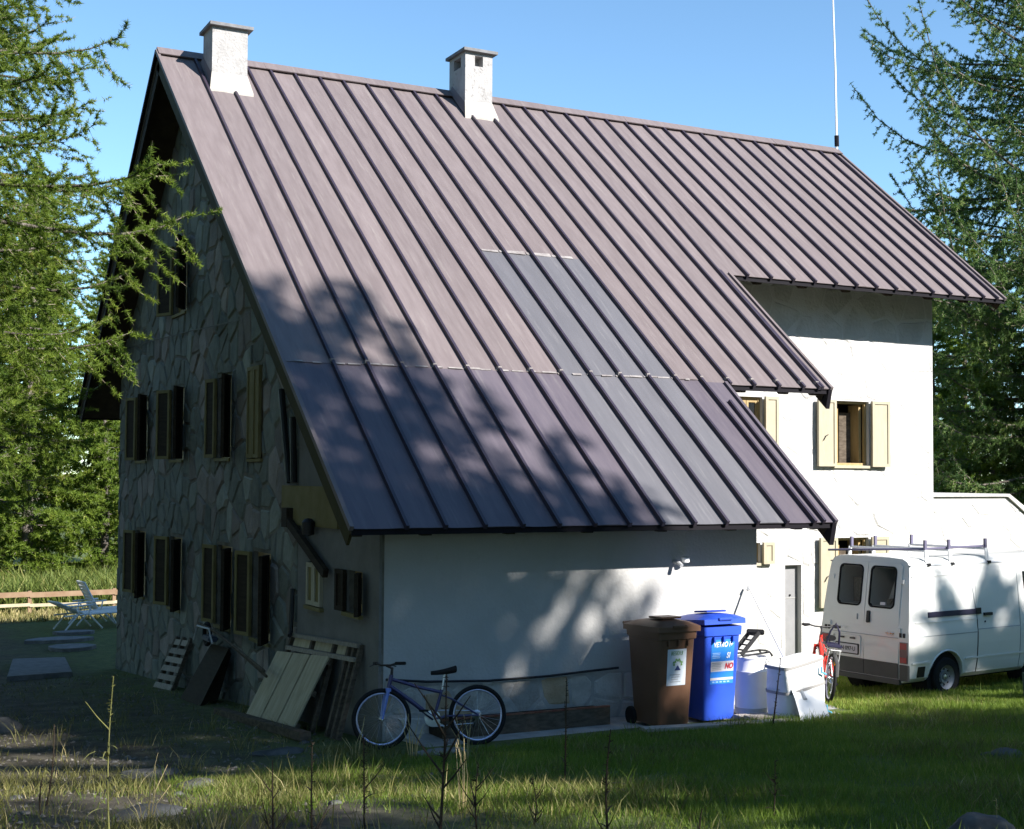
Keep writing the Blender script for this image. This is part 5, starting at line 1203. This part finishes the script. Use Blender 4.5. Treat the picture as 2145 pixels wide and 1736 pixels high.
# ---------------------------------------------------------------- loungers, fence, slab beyond the gable
def lounger(loc, rz, back, label):
    t = thing('sun_lounger', loc, label, 'sun lounger', 'white loungers behind the house', rz)
    zs = .40; hinge = Vector((.55, 0, zs)); a = rad(back)
    def slatset(p0, p1, n, nm, par):
        for i in range(n):
            s = (i + .5) / n; c = lerp(p0, p1, s); d = (p1 - p0).normalized(); up = Vector((0, 1, 0))
            mb = MB(); mb.beam(c - d * (p1 - p0).length / n * .42, c + d * (p1 - p0).length / n * .42, .54, .02, (-d.z, 0, d.x)); mb.build('slat', M['white'], par)
    mb = MB()
    for s in (-.29, .29): mb.tube([(1.85, s, zs), (.45, s, zs), (-.05, s, zs - .02)], .025, 6)
    fr = mb.build('frame', M['white'], t); slatset(Vector((1.8, 0, zs + .02)), hinge + Vector((.04, 0, .02)), 10, 's', fr)
    tip = hinge + Vector((-.85 * math.cos(a), 0, .85 * math.sin(a))); mb = MB()
    for s in (-.27, .27): mb.tube([hinge + Vector((0, s, 0)), tip + Vector((0, s, 0))], .025, 6)
    mb.tube([tip + Vector((0, -.27, 0)), tip + Vector((0, .27, 0))], .028, 6); bk = mb.build('backrest', M['white'], t); slatset(hinge, tip, 8, 'b', bk)
    for s in (-.31, .31):
        for x0, x1 in ((.30, -.05), (.62, 1.0), (1.5, 1.75)):
            mb = MB(); mb.tube([(x0, s, zs), (x1, s, 0.015)], .022, 6); mb.build('leg', M['white'], t)
        mb = MB(); mb.tube([(.05, s, zs + .22), (.75, s, zs + .25)], .024, 6); mb.tube([(.35, s, zs), (.2, s, zs + .22)], .018, 6); mb.tube([(.6, s, zs), (.65, s, zs + .245)], .018, 6); mb.build('armrest', M['white'], t)
    return t
lounger((0.72, 13.2, -1.35), rad(18), 24, 'white lounger in the shade with its back nearly flat')
lounger((1.25, 14.35, -1.35), rad(10), 62, 'white lounger behind with its back raised into the sun')
# rail fence: every rail and post its own part
fn = thing('rail_fence', (-6, 17.9, -1.36), 'orange brown two rail wooden fence behind the white loungers', 'fence', world=True)
fpts = [(-9 + 2.4 * i, 17.9 + .02 * i) for i in range(9)]
for (xa, ya_), (xb, yb_) in zip(fpts, fpts[1:]):
    for z, hgt in ((-.80, .15), (-1.10, .09)):
        mb = MB(); mb.beam((xa, ya_ - .06, z + R.uniform(-.02, .02)), (xb, yb_ - .06, z + R.uniform(-.02, .02)), .04, hgt); mb.build('rail', M['fence'] if z > -.9 else M['paleplank'], fn)
for xa, ya_ in fpts:
    mb = MB(); mb.bb((xa - .05, ya_ - .04, -1.5), (xa + .05, ya_ + .06, -.70)); mb.build('post', M['fence'], fn)
mb = MB(); mb.prism([(-1.75, 3.9), (-0.5, 4.2), (-.15, 7.2), (-1.2, 7.4)], lambda a, b: Vector((a, b, gnd(a, b) - .1)), lambda a, b: Vector((a, b, gnd(a, b) + .10))); tag(mb.build('concrete_slab', M['slabstone'], None, bevel=.01), 'pale rectangular concrete slab on the ground left of the gable', 'slab')
for x, y, sx_, sy_, lab in ((.33, 9.3, .55, .5, 'pale stepping stone at the corner, nearest the slab'), (.30, 10.9, .8, .4, 'pale stepping stone behind the corner, middle one of three'), (.9, 12.3, .5, .3, 'pale stepping stone by the loungers, farthest of three')):
    mb = MB(); mb.prism([(x + sx_ * math.cos(a) * R.uniform(.85, 1.1), y + sy_ * math.sin(a) * R.uniform(.85, 1.1)) for a in [2 * math.pi * k / 9 for k in range(9)]], lambda a, b: Vector((a, b, -1.45)), lambda a, b: Vector((a, b, -1.28))); tag(mb.build('stepping_stone', M['slabstone'], None), lab, 'stone', 'stepping stones behind the gable')
# ---------------------------------------------------------------- larch trees
def larch_mesh(seed, H, zc, Rm, nb, prof, twig_sp, tuft_sp, nlen, nwid, nper, r0, tw=0.34, leaf=None, slope=(0.05, 0.42, 0.40), ribbon=0.006, azr=None, hangp=.35, hangl=1.0, tip=1.0):
    rng = np.random.default_rng(seed); mb = MB()
    tp = [(0.05 * math.sin(z * .5 + seed) * z / H * 3, 0.05 * math.cos(z * .4 + seed) * z / H * 3, z) for z in np.linspace(-.3, H, 12)]
    mb.tube(tp, [max(.012, r0 * (1 - .96 * max(0, z[2]) / H)) for z in tp], 9)
    TP = np.array(tp); P0 = []; D = []; Ln = []; DR = []; kind = []
    for i in range(nb):
        rel = ((i + rng.uniform(0, 1)) / nb) ** 0.9; h = zc + rel * (H - zc) * .985
        Lb = Rm * prof(rel) * rng.uniform(.62, 1.12); az = i * 2.39996 + rng.normal(0, .35)
        if azr is not None and rng.uniform() < .55: az = rng.uniform(*azr)
        n = 9; t = np.linspace(0, 1, n)
        a = slope[0] + .35 * rel + rng.normal(0, .05); b = slope[1] * (1 - .6 * rel) * rng.uniform(.7, 1.25); c = slope[2] * rng.uniform(.7, 1.2) * (1 - .4 * rel)
        r = Lb * t; z = h + Lb * (a * t - b * t ** 2 + c * t ** 4 * .8)
        wob = Lb * .05 * np.sin(t * rng.uniform(3, 6) + rng.uniform(0, 6)) * t
        cx = np.interp(h, TP[:, 2], TP[:, 0]); cy = np.interp(h, TP[:, 2], TP[:, 1])
        ca, sa_ = math.cos(az), math.sin(az)
        pts = np.stack([cx + ca * r - sa_ * wob, cy + sa_ * r + ca * wob, z], 1)
        rb = .008 + .011 * Lb ** .8
        mb.tube(pts.tolist(), (rb * (1 - t * .85)).tolist(), 5, False)
        for k in range(2, n - 1):
            d = pts[k + 1] - pts[k]; l = np.linalg.norm(d); P0.append(pts[k]); D.append(d / l); Ln.append(l); DR.append(0.); kind.append(0)
        s = max(.14, .35 / max(Lb, .3) * .6); side = 1
        while s < .99:
            f = s * (n - 1); k = min(int(f), n - 2); p = pts[k] + (pts[k + 1] - pts[k]) * (f - k); tg = pts[k + 1] - pts[k]; tg = tg / np.linalg.norm(tg)
            lat = np.array([-tg[1], tg[0], 0.]); lat /= max(1e-6, np.linalg.norm(lat))
            hang = rng.uniform() < hangp
            d = tg * rng.uniform(.3, .8) + lat * side * rng.uniform(.55, 1.0) * (.4 if hang else 1) + np.array([0, 0, -rng.uniform(.5, 1.1) if hang else rng.uniform(-.35, .25)])
            d /= np.linalg.norm(d); l = (tw * Lb * (1.02 - s) ** .7 * .55 + tw * .55) * rng.uniform(.55, 1.25) * (hangl if hang else 1)
            P0.append(p); D.append(d); Ln.append(l); DR.append(rng.uniform(.05, .35)); kind.append(1)
            s += twig_sp / Lb * rng.uniform(.7, 1.3); side = -side
    P0 = np.array(P0); D = np.array(D); Ln = np.array(Ln); DR = np.array(DR); kind = np.array(kind)
    pos = lambda i, s: P0[i] + D[i] * (Ln[i] * s)[:, None] + np.stack([0 * s, 0 * s, -DR[i] * Ln[i] * s ** 2 + DR[i] * .8 * Ln[i] * s ** 4], 1)
    # thin bare twigs as narrow two-sided strips
    ti = np.where(kind == 1)[0]; co = []
    for a_, b_ in ((0, .35), (.35, .7), (.7, tip)):
        pa, pb = pos(ti, np.full(len(ti), a_)), pos(ti, np.full(len(ti), b_))
        sd_ = np.cross(pb - pa, rng.normal(size=pa.shape)); sd_ /= np.linalg.norm(sd_, axis=1)[:, None] + 1e-9; wv = ribbon * (1 - .6 * a_)
        co.append(np.stack([pa - sd_ * wv, pa + sd_ * wv, pb + sd_ * wv * .6, pb - sd_ * wv * .6], 1).reshape(-1, 3))
    twigs = tri_mesh('twigs', np.concatenate(co), 4, [M['twig']])
    nt_ = np.maximum(1, np.ceil(Ln / tuft_sp)).astype(int); idx = np.repeat(np.arange(len(Ln)), nt_)
    s = rng.uniform(.06, 1.03, len(idx)); base = pos(idx, s); tint_t = np.clip(rng.normal(.45, .18, len(Ln)), 0, 1)[idx]
    bi = np.repeat(np.arange(len(idx)), nper); n = len(bi)
    d = rng.normal(size=(n, 3)); d /= np.linalg.norm(d, axis=1)[:, None]; d = d + D[idx][bi] * .55 + np.array([0, 0, .12]); d /= np.linalg.norm(d, axis=1)[:, None]
    sd_ = np.cross(d, rng.normal(size=(n, 3))); sd_ /= np.linalg.norm(sd_, axis=1)[:, None] + 1e-9
    ln = (nlen * rng.uniform(.6, 1.25, n))[:, None]; p = base[bi] + rng.normal(0, nlen * .12, (n, 3))
    co = np.stack([p - sd_ * nwid, p + sd_ * nwid, p + d * ln], 1).reshape(-1, 3)
    tint = np.repeat(np.clip(tint_t[bi] + rng.normal(0, .13, n), 0, 1), 3)
    crown = tri_mesh('crown', co, 3, [leaf or M['needles']], tint)
    me = mb.mesh('trunk'); me.materials.append(M['bark']); me.shade_smooth()
    return me, twigs, crown
def tree(name, proto, loc, label, group=None, rz=0.0, sc=(1, 1, 1)):
    t = thing(name, loc, label, 'tree', group, rz); t.scale = sc
    link('trunk', proto[0], None, t); tag(link('twigs', proto[1], None, t), kind='stuff'); link('crown', proto[2], None, t)
    return t
cone = lambda r: max(.06, (1 - r) ** .85 * min(1, .55 + 2.2 * r))
T_near = larch_mesh(1, 13.0, 2.9, 2.2, 125, lambda r: float(np.interp(r, [0, .10, .20, .36, .6, 1], [.45, .85, 1.08, .88, .62, .08])), .062, .020, .046, .0042, 9, .13, tw=.46, ribbon=.0035, slope=(-.05, .30, .42), azr=(-1.0, 1.5), tip=1.12)
T_big = larch_mesh(2, 24.0, 3.0, 5.4, 190, cone, .095, .055, .095, .0105, 8, .30, tw=.40, leaf=M['needles'], slope=(.0, .42, .62), ribbon=.009)
T_right = larch_mesh(12, 23.0, 1.5, 7.0, 185, lambda r: float(np.interp(r, [0, .25, .45, .62, .8, 1], [.72, .95, .98, .78, .45, .05])), .085, .056, .098, .0135, 6, .34, tw=.30, leaf=M['needles_b'], slope=(.10, .62, .85), ribbon=.010, azr=(2.3, 4.6), hangp=.6, hangl=.9)
T_mid = larch_mesh(7, 14.0, 2.8, 2.2, 150, lambda r: float(np.interp(r, [0, .12, .3, .6, .8, 1], [.55, .95, 1.0, .85, .5, .05])), .075, .030, .060, .0060, 9, .17, tw=.48, ribbon=.006, slope=(-.02, .34, .4), tip=1.1)
T_a = larch_mesh(3, 17.0, .6, 3.3, 150, cone, .12, .085, .17, .022, 10, .20, tw=.42, ribbon=.014)
T_b = larch_mesh(4, 15.5, .5, 3.7, 150, cone, .12, .085, .17, .022, 10, .22, tw=.42, ribbon=.014)
T_dome = larch_mesh(5, 12.0, 1.0, 4.4, 105, lambda r: max(.12, (1 - r ** 2.6) ** .5), .16, .10, .20, .029, 8, .2, tw=.38, slope=(.15, .3, .3), ribbon=.012)
T_vanshade = larch_mesh(6, 13.45, 13.05, 2.3, 60, lambda r: .98 - .3 * r, .10, .06, .10, .030, 9, .12, tw=.10, hangp=0, slope=(-.20, .02, .02), ribbon=.012)  # bare trunk with a thin flat crown, shaped to shade the van's side
import sys; print('TRIS', [len(t[2].polygons) for t in (T_near, T_mid, T_right, T_big, T_a, T_b, T_dome)], file=sys.stderr)

tree('larch_tree', T_near, (-4.72, -11.4, gnd(-4.72, -11.4)), 'nearest larch, its sunlit sprays reaching in front of the stone gable', None, 0.0)
tree('larch_tree', T_mid, (-3.35, -2.6, -.8), 'tall larch with lichen grey limbs just left of the gable', None, 2.1)
tree('larch_tree', T_right, (25.2, 2.2, -1.2), 'big dark larch with long drooping boughs beyond the antenna', None, 0.0, (1.0, 1.0, 1.0))
LG = 'larches of the wood behind the loungers'
for i, (x, y, p, s, lab) in enumerate(((-1.6, 26.5, T_a, 1.15, 'bushy sunlit larch at the frame edge behind the rail fence'), (1.5, 25.2, T_b, .95, 'sunlit larch behind the flatter lounger beyond the fence'), (4.3, 26.5, T_a, .80, 'low sunlit larch behind the raised lounger back'),
        (6.6, 29.5, T_b, .86, 'sunlit larch half hidden by the far corner of the gable'), (-.6, 33.5, T_b, 1.35, 'tall larch rising behind the bushy one at the frame edge'), (3.2, 36.0, T_a, 1.05, 'paler larch deep in the wood between two nearer ones'), (7.2, 38.5, T_a, .95, 'distant larch touching the left eave of the roof'))):
    tree('larch_tree', p, (x, y, -1.36), lab, LG, i * 1.3, (s, s, s))
for i, (x, y, p, s, lab) in enumerate(((23.5, 3.2, T_b, .66, 'dense low larch right behind the annex wall'), (27.0, 9.0, T_a, .75, 'larch between the house corner and the big dark larch'), (30.0, 6.0, T_b, .85, 'larch at the right frame edge behind the annex'), (34.0, 14.5, T_a, .9, 'distant larch seen under the upper eave corner'), (38.0, 10.0, T_b, 1.1, 'distant tall larch behind the big dark larch'))):
    tree('larch_tree', p, (x, y, -1.0), lab, 'larches of the wood behind the annex', i * 1.9 + .5, (s, s, s))
# the wood behind the viewpoint, out of the picture: it shades the foreground and the low roof
OUT = 'larch of the wood behind the viewpoint, outside the picture'
tree('larch_tree', T_dome, (11.2, -30.0, 1.9), OUT, 'larches behind the viewpoint', 1.0, (.93, .93, 1.78))
tree('larch_tree', T_near, (4.4, -27.0, 1.6), OUT, 'larches behind the viewpoint', 2.0, (1.1, 1.1, .82))
for i, (x, y, s) in enumerate(((-9.5, -5.5, .95), (-10.5, 1.5, .95), (-11.5, 8.0, .9), (-14.5, -12.5, 1.0), (-15.5, 4.0, 1.0), (-12.5, -20, .9), (-16, -28, 1.0), (-9, -33, .9), (-2.5, -36, 1.05), (-6.5, -31, 1.0), (38, -27, 1.0), (36, -17, .9))):
    tree('larch_tree', T_big, (x, y, gnd(x, y)), OUT, 'larches behind the viewpoint', i * 1.4, (s, s, s))
for i, (X, top, y, q) in enumerate(((11.6, 14.2, -29, 1), (12.2, 17.6, -31, .72), (13.4, 15.0, -26.5, .45), (14.6, 13.2, -28, 1), (9.2, 11.3, -26.5, .6), (16.6, 11.6, -28.5, 1.05), (18.8, 11.7, -26.5, 1.05), (21.0, 11.6, -28.5, 1.05), (23.2, 11.9, -27, 1.05), (25.8, 12.9, -29, 1), (28.8, 13.4, -27, 1))):
    z0 = gnd(20, y); h = top - .72 * -(y + 30) * -1 if False else top - .72 * (y + 30)
    tree('larch_tree', T_dome, (X - .52 * (y + 30), y, z0), OUT, 'larches behind the viewpoint', i * 1.1, (q, q, (h - z0) / 12.0))
for i, (x, q) in enumerate(((20.3, 1.0), (22.4, .995), (24.8, .99), (27.0, 1.0))): tree('larch_tree', T_vanshade, (x, -30.0, 1.9), OUT, 'larches behind the viewpoint', .4 + i, (1, 1, q))  # unseen row, added only to shade the lower van side
k = 0
for x, y in ((-17, -30), (-20, -20), (-19, -10), (-17, 0), (-15, 9), (-25, 4), (-12, -44), (-3, -46), (5, -44), (13, -46), (21, -45), (29, -43), (-24, -36), (36, -36), (40, -24), (42, -12), (44, -2), (31, -19), (29.5, -9), (33, -1), (37, -14), (-10, 16), (-14, 24), (-8, 30)):
    tree('larch_tree', (T_a, T_b)[k % 2], (x + NR.uniform(-1, 1), y + NR.uniform(-1, 1), gnd(x, y)), OUT, 'larches behind the viewpoint', k * 1.7, (1.15, 1.15, 1.15)); k += 1

# ---------------------------------------------------------------- grass and meadow
def field(n, x0, x1, y0, y1, dens, rng):
    x = rng.uniform(x0, x1, n); y = rng.uniform(y0, y1, n); k = rng.uniform(0, 1, n) < dens(x, y); return x[k], y[k]
def wv(x, y, s=1.0, o=0.0): return (np.sin(1.9 * x * s + o) * np.sin(1.5 * y * s + 1.3 + o) + .6 * np.sin(4.3 * x * s + 2.1 * y * s + o) * np.sin(3.1 * y * s - 1.7 * x * s))
def blades(name, x, y, hmin, hmax, wd, lean, rng, m, label, tb=.45, ts=.2, simple=False):
    n = len(x); z = gz(x, y) + bumpz(x, y) - .01
    h = rng.uniform(hmin, hmax, n) * (1 + .25 * wv(x, y, 1.3, 2)); a = rng.uniform(0, 2 * math.pi, n); b = rng.uniform(0, 2 * math.pi, n)
    p = np.stack([x, y, z], 1); sd_ = np.stack([np.cos(a), np.sin(a), 0 * a], 1) * wd * rng.uniform(.6, 1.3, n)[:, None]
    ld = np.stack([np.cos(b), np.sin(b), 0 * b], 1) * (h * lean * rng.uniform(.2, 1.2, n))[:, None]
    up = np.stack([0 * h, 0 * h, h], 1); mid = p + up * .55 + ld * .35; tip = p + up + ld
    co = np.stack([p - sd_, p + sd_, mid + sd_ * .75, mid - sd_ * .75, mid - sd_ * .75, mid + sd_ * .75, tip, tip], 1).reshape(-1, 3)
    if simple: co = np.stack([p - sd_, p + sd_, tip], 1).reshape(-1, 3)
    k_ = 3 if simple else 8
    tint = np.repeat(np.clip(rng.normal(tb, ts, n) + .10 * wv(x, y, .7, 1), 0, 1), k_)
    me = tri_mesh(name, co, 3 if simple else 4, [m], tint); o = link(name, me); tag(o, label, None, None, 'stuff'); return o
def off_build(x, y): return ~(((x > .5) & (x < 6.7) & (y > -10.35)) | ((x > .5) & (y > -9.0)) & (x < 9.0) & (y > -9.0) & (x < 6.5) | ((x > 6) & (y > -3.8)))
rg = np.random.default_rng(9)
def lawn_d(x, y): return np.clip((x + 2.3 + 1.1 * wv(x, y, .55)) / 2.8, .03, 1) * off_build(x, y) * np.where((x < .7) & (y > -10.6), .05, 1)
x, y = field(400000, -6, 9.5, -19.5, -9.9, lawn_d, rg); blades('lawn_grass', x, y, .035, .10, .0042, .7, rg, M['blade'], 'short green lawn grass', .5, .22, True)
x, y = field(130000, 5.5, 15.5, -11, -3.8, lambda x, y: off_build(x, y) * 1.0, rg); blades('lawn_grass', x, y, .04, .10, .009, .6, rg, M['blade'], 'short green lawn grass around the van', .62, .2, True)
x, y = field(150000, -6, 8, -19.5, -9.2, lambda x, y: np.clip(wv(x, y, .9, 4) * .8 - .05 + .42 * (x < 1) - .5 * (y > -10.3), 0, .95) * off_build(x, y), rg); blades('dry_grass', x, y, .04, .15, .0040, .9, rg, M['dryblade'], 'patchy dry grass on the earth slope', .45, .25)
x, y = field(26000, -6, .4, -16, -4, lambda x, y: np.clip(wv(x, y, 1.7, 7) - .55, 0, 1), rg); blades('dry_grass', x, y, .08, .32, .004, .8, rg, M['dryblade'], 'tufts of taller dry grass on the dark earth', .62, .25)
x, y = field(40000, -2.5, 14, -19, -4, lambda x, y: np.clip(wv(x, y, 1.2, 3) - .62, 0, 1) * off_build(x, y) * np.where((x < .7) & (y > -10.4), 0, 1), rg); blades('lawn_grass', x, y, .10, .24, .0045, .7, rg, M['blade'], 'taller clumps in the lawn', .55, .25)
x, y = field(5200, -5.5, .45, -13.5, 4, lambda x, y: .45 + .5 * (wv(x, y, .8, 5) > .1), rg)
n = len(x); z = gz(x, y) + bumpz(x, y); s = rg.uniform(.008, .030, n) * rg.uniform(.6, 1.5, n); O = np.array([(1, 0, 0), (0, 1, 0), (-1, 0, 0), (0, -1, 0), (0, 0, .7), (0, 0, -.7)], float)
V = (O[None] * rg.uniform(.5, 1.3, (n, 6, 1))) * s[:, None, None] + np.stack([x, y, z], 1)[:, None]; F = np.array([(0, 1, 4), (1, 2, 4), (2, 3, 4), (3, 0, 4), (1, 0, 5), (2, 1, 5), (3, 2, 5), (0, 3, 5)])
me = tri_mesh('loose_gravel', V[:, F].reshape(-1, 3), 3, [M['gravel']]); tag(link('loose_gravel', me), 'loose gravel and crumbs of stone on the bare yard', None, None, 'stuff')
x, y = field(9000, -5.5, .45, -13, 4, lambda x, y: .35 + .6 * (wv(x, y, .7, 8) > .2), rg); blades('yard_weeds', x, y, .02, .09, .006, 1.0, rg, M['dryblade'], 'thin flattened weeds and litter on the shaded yard', .35, .3)
x, y = field(52000, -8, 9, 18.7, 28, lambda x, y: .55 + .4 * (wv(x, y, .4) > 0), rg); blades('meadow_scrub', x, y, .25, .95, .034, .8, rg, M['scrub'], 'low sunlit green and straw meadow scrub beyond the rail fence', .42, .25)
x, y = field(9000, -8, 7, 15.6, 18.5, lambda x, y: .9 + 0 * x, rg); blades('dry_grass', x, y, .08, .24, .018, .6, rg, M['dryblade'], 'sunlit straw coloured grass at the fence foot', .75, .2)

# ---------------------------------------------------------------- tall dead weeds of the foreground
def weed(loc, v, label, m, r=.007, fuzzy=.35, leaves=6, branches=0, seed=0):
    rng = random.Random(seed); t = thing('weed_stalk', loc, label, 'weed', 'tall dead weeds of the foreground'); v = Vector(v); H = v.length
    base = Vector((0, 0, -.06)); bend = Vector((rng.uniform(-.03, .03), rng.uniform(-.03, .03), 0))
    P = lambda s: base + (v + Vector((0, 0, .06))) * s + bend * math.sin(math.pi * s)
    mb = MB(); mb.tube([P(i / 8) for i in range(9)], [r * (1 - .65 * i / 8) for i in range(9)], 6); mb.build('stem', m, t, smooth=60)
    if fuzzy:
        mb = MB()
        for i in range(int(70 * fuzzy * H / .9) + 10):
            s = 1 - fuzzy * rng.random(); p = P(s); a = rng.uniform(0, 6.28); d = Vector((math.cos(a), math.sin(a), rng.uniform(-.2, .9))).normalized(); l = rng.uniform(.012, .038) * (1.3 - .6 * (s - 1 + fuzzy) / fuzzy)
            sd = d.cross(Vector((rng.random(), rng.random(), .3))).normalized() * .0035
            mb.add([p - sd, p + sd, p + d * l + sd * .6, p + d * l - sd * .6], [(0, 1, 2, 3)])
        tag(mb.build('seed_head', m, t), kind='stuff')
    for i in range(leaves):
        s = rng.uniform(.08, .62); p = P(s); a = rng.uniform(0, 6.28); d = Vector((math.cos(a), math.sin(a), 0)); l = rng.uniform(.10, .26) * min(1, H); up = rng.uniform(.2, 1.1); mb = MB(); vs = []
        for k in range(5):
            u = k / 4; c = p + d * l * u + Vector((0, 0, l * (up * u - .9 * up * u * u))); w_ = .008 * (1 - u) ** .6 + .0006; sd = Vector((-d.y, d.x, 0)) * w_; vs += [c - sd, c + sd]
        mb.add(vs, [(2 * k, 2 * k + 1, 2 * k + 3, 2 * k + 2) for k in range(4)]); mb.build('leaf', m, t)
    for i in range(branches):
        s = rng.uniform(.15, .75); p = P(s); a = rng.uniform(0, 6.28); l = rng.uniform(.15, .38) * H; d = Vector((math.cos(a) * .7, math.sin(a) * .7, .85)).normalized()
        mb = MB(); mb.tube([p, p + d * l * .5 + Vector((0, 0, -.01)), p + d * l], [r * .6, r * .45, r * .2], 5); mb.build('side_shoot', m, t)
    return t
weed((-3.30, -13.93, .15), (-.01, -.05, 1.19), 'tall yellow green weed with long upright leaves, far left', M['weedg'], .008, .26, 10, 3, 1)
weed((-3.35, -11.42, -.09), (.05, -.06, .69), 'dark leaning weed spike near the left edge', M['weed'], .010, .75, 0, 0, 2)
weed((-3.48, -12.09, -.01), (0, -.01, .31), 'short dark stub beside the leaning weed spike', M['weed'], .010, 0, 0, 0, 3)
weed((-2.23, -15.04, .28), (-.02, -.02, .71), 'dark ragged weed stalk below the pale boards', M['weed'], .010, .8, 7, 2, 4)
weed((-1.87, -15.03, .29), (-.02, -.02, .71), 'thin dark weed stalk in front of the bicycle front wheel', M['weed'], .009, .8, 6, 1, 5)
weed((-1.57, -15.56, .35), (.02, -.06, 1.11), 'tallest dark weed stalk crossing the bicycle frame', M['weed'], .013, .5, 6, 9, 6)
weed((.66, -13.27, .08), (-.01, -.04, .91), 'bristly dark weed spike in front of the stone plinth', M['weed'], .010, .85, 4, 1, 7)
weed((-.72, -16.27, .40), (-.02, -.03, .76), 'dark weed stalk in front of the timber trough', M['weed'], .010, .5, 6, 2, 8)
weed((4.74, -10.93, -.14), (.07, -.07, .79), 'dark purple weed spike in front of the wrapped bundle', M['weed'], .011, .8, 0, 0, 9)
weed((.71, -16.06, .43), (0, -.02, .37), 'reddish seed weed on the shaded lawn below the bundle', M['weed'], .006, .6, 5, 3, 10)
weed((1.31, -17.49, .52), (-.02, 0, .25), 'small pale weed at the lower right above the rock', M['straw'], .004, .7, 2, 0, 11)
weed((-2.35, -14.59, .25), (-.02, -.01, .55), 'branching dark weed left of the ragged stalk', M['weed'], .009, 0, 4, 8, 12)
weed((-.09, -16.36, .40), (-.01, -.01, .22), 'short stiff dark stub in the middle of the lawn edge', M['weed'], .010, 0, 2, 1, 13)
weed((-1.36, -15.75, .36), (-.03, -.01, .55), 'twiggy dark weed just right of the tallest stalk', M['weed'], .008, .2, 5, 12, 14)
weed((-.64, -15.07, .27), (0, -.01, .34), 'small upright twiggy weed on the sunlit grass patch', M['weed'], .007, .2, 2, 9, 15)
weed((-2.40, -14.90, .26), (-.12, .04, .34), 'bent dark weed at the bottom edge under the boards', M['weed'], .008, 0, 4, 4, 16)
for i, (x, y, n, lab) in enumerate(((.33, -10.75, 9, 'bunch of dry straw stems in front of the bicycle cranks'), (.66, -11.3, 6, 'few dry straw stems below the bicycle rear wheel'), (-.2, -10.45, 5, 'thin dry stems in front of the bicycle front wheel'), (-.75, -14.2, 6, 'loose dry stems left of the sunlit grass patch'), (-2.9, -13.2, 6, 'dry stems around the tall yellow green weed'))):
    t = thing('straw_tuft', (x, y, gnd(x, y)), lab, 'grass tuft', 'dry straw tufts'); rng = random.Random(40 + i)
    for k in range(n):
        a = rng.uniform(0, 6.28); l = rng.uniform(.25, .58); dx, dy = rng.uniform(-.09, .09), rng.uniform(-.06, .06); mb = MB()
        mb.tube([(dx * .4, dy * .4, -.02), (dx * .8, dy, l * .55), (dx * 1.6 + .05 * math.cos(a), dy + .03, l)], [.0045, .004, .0022], 4); mb.build('stem', M['straw'], t)
# ---------------------------------------------------------------- stones lying about
def rock(x, y, a, b, h, label, seed, m='rock', up=.35, grp='stones on the slope'):
    bm = bmesh.new(); bmesh.ops.create_icosphere(bm, subdivisions=3, radius=1)
    for v in bm.verts:
        n = noise.noise(v.co * 1.4 + Vector((seed * 3.1, 0, 0))) * .28 + noise.noise(v.co * 4 + Vector((seed, 5, 0))) * .07; v.co *= 1 + n; v.co = Vector((v.co.x * a, v.co.y * b, v.co.z * h))
    me = bpy.data.meshes.new('rock'); bm.to_mesh(me); bm.free(); me.shade_smooth(); o = link('rock', me, M[m]); o.location = (x, y, gnd(x, y) + h * up - h * .3); tag(o, label, 'rock', grp)
rock(4.2, -14.85, .22, .12, .06, 'flat pale stone in the shaded lawn on the right', 1)
rock(1.25, -17.42, .24, .2, .16, 'dark rounded rock at the bottom edge on the right', 2)
rock(-2.14, -9.86, .35, .2, .05, 'flat pale stone showing through the earth, farther one', 3)
rock(-1.97, -11.13, .22, .14, .06, 'small bluish stone in the earth below the boards', 4)
rock(-2.75, -12.6, .28, .18, .09, 'rounded blue grey stone near the tall yellow green weed', 5)
rock(-2.95, -4.9, .3, .25, .16, 'pale rock at the left edge behind the dry tuft', 6)
rock(-.6, -9.2, .3, .16, .05, 'flat stone below the timber beam', 7)
rock(.75, -10.45, .34, .15, .05, 'flat blue grey slab under the bicycle cranks', 8, 'slabstone')
for i in range(30):
    x, y = NR.uniform(-4.5, .2), NR.uniform(-14, -8.5); s = NR.uniform(.02, .055)
    rock(x, y, s * 1.3, s, s * .6, 'small loose stone on the bare earth', 20 + i, grp='small loose stones')
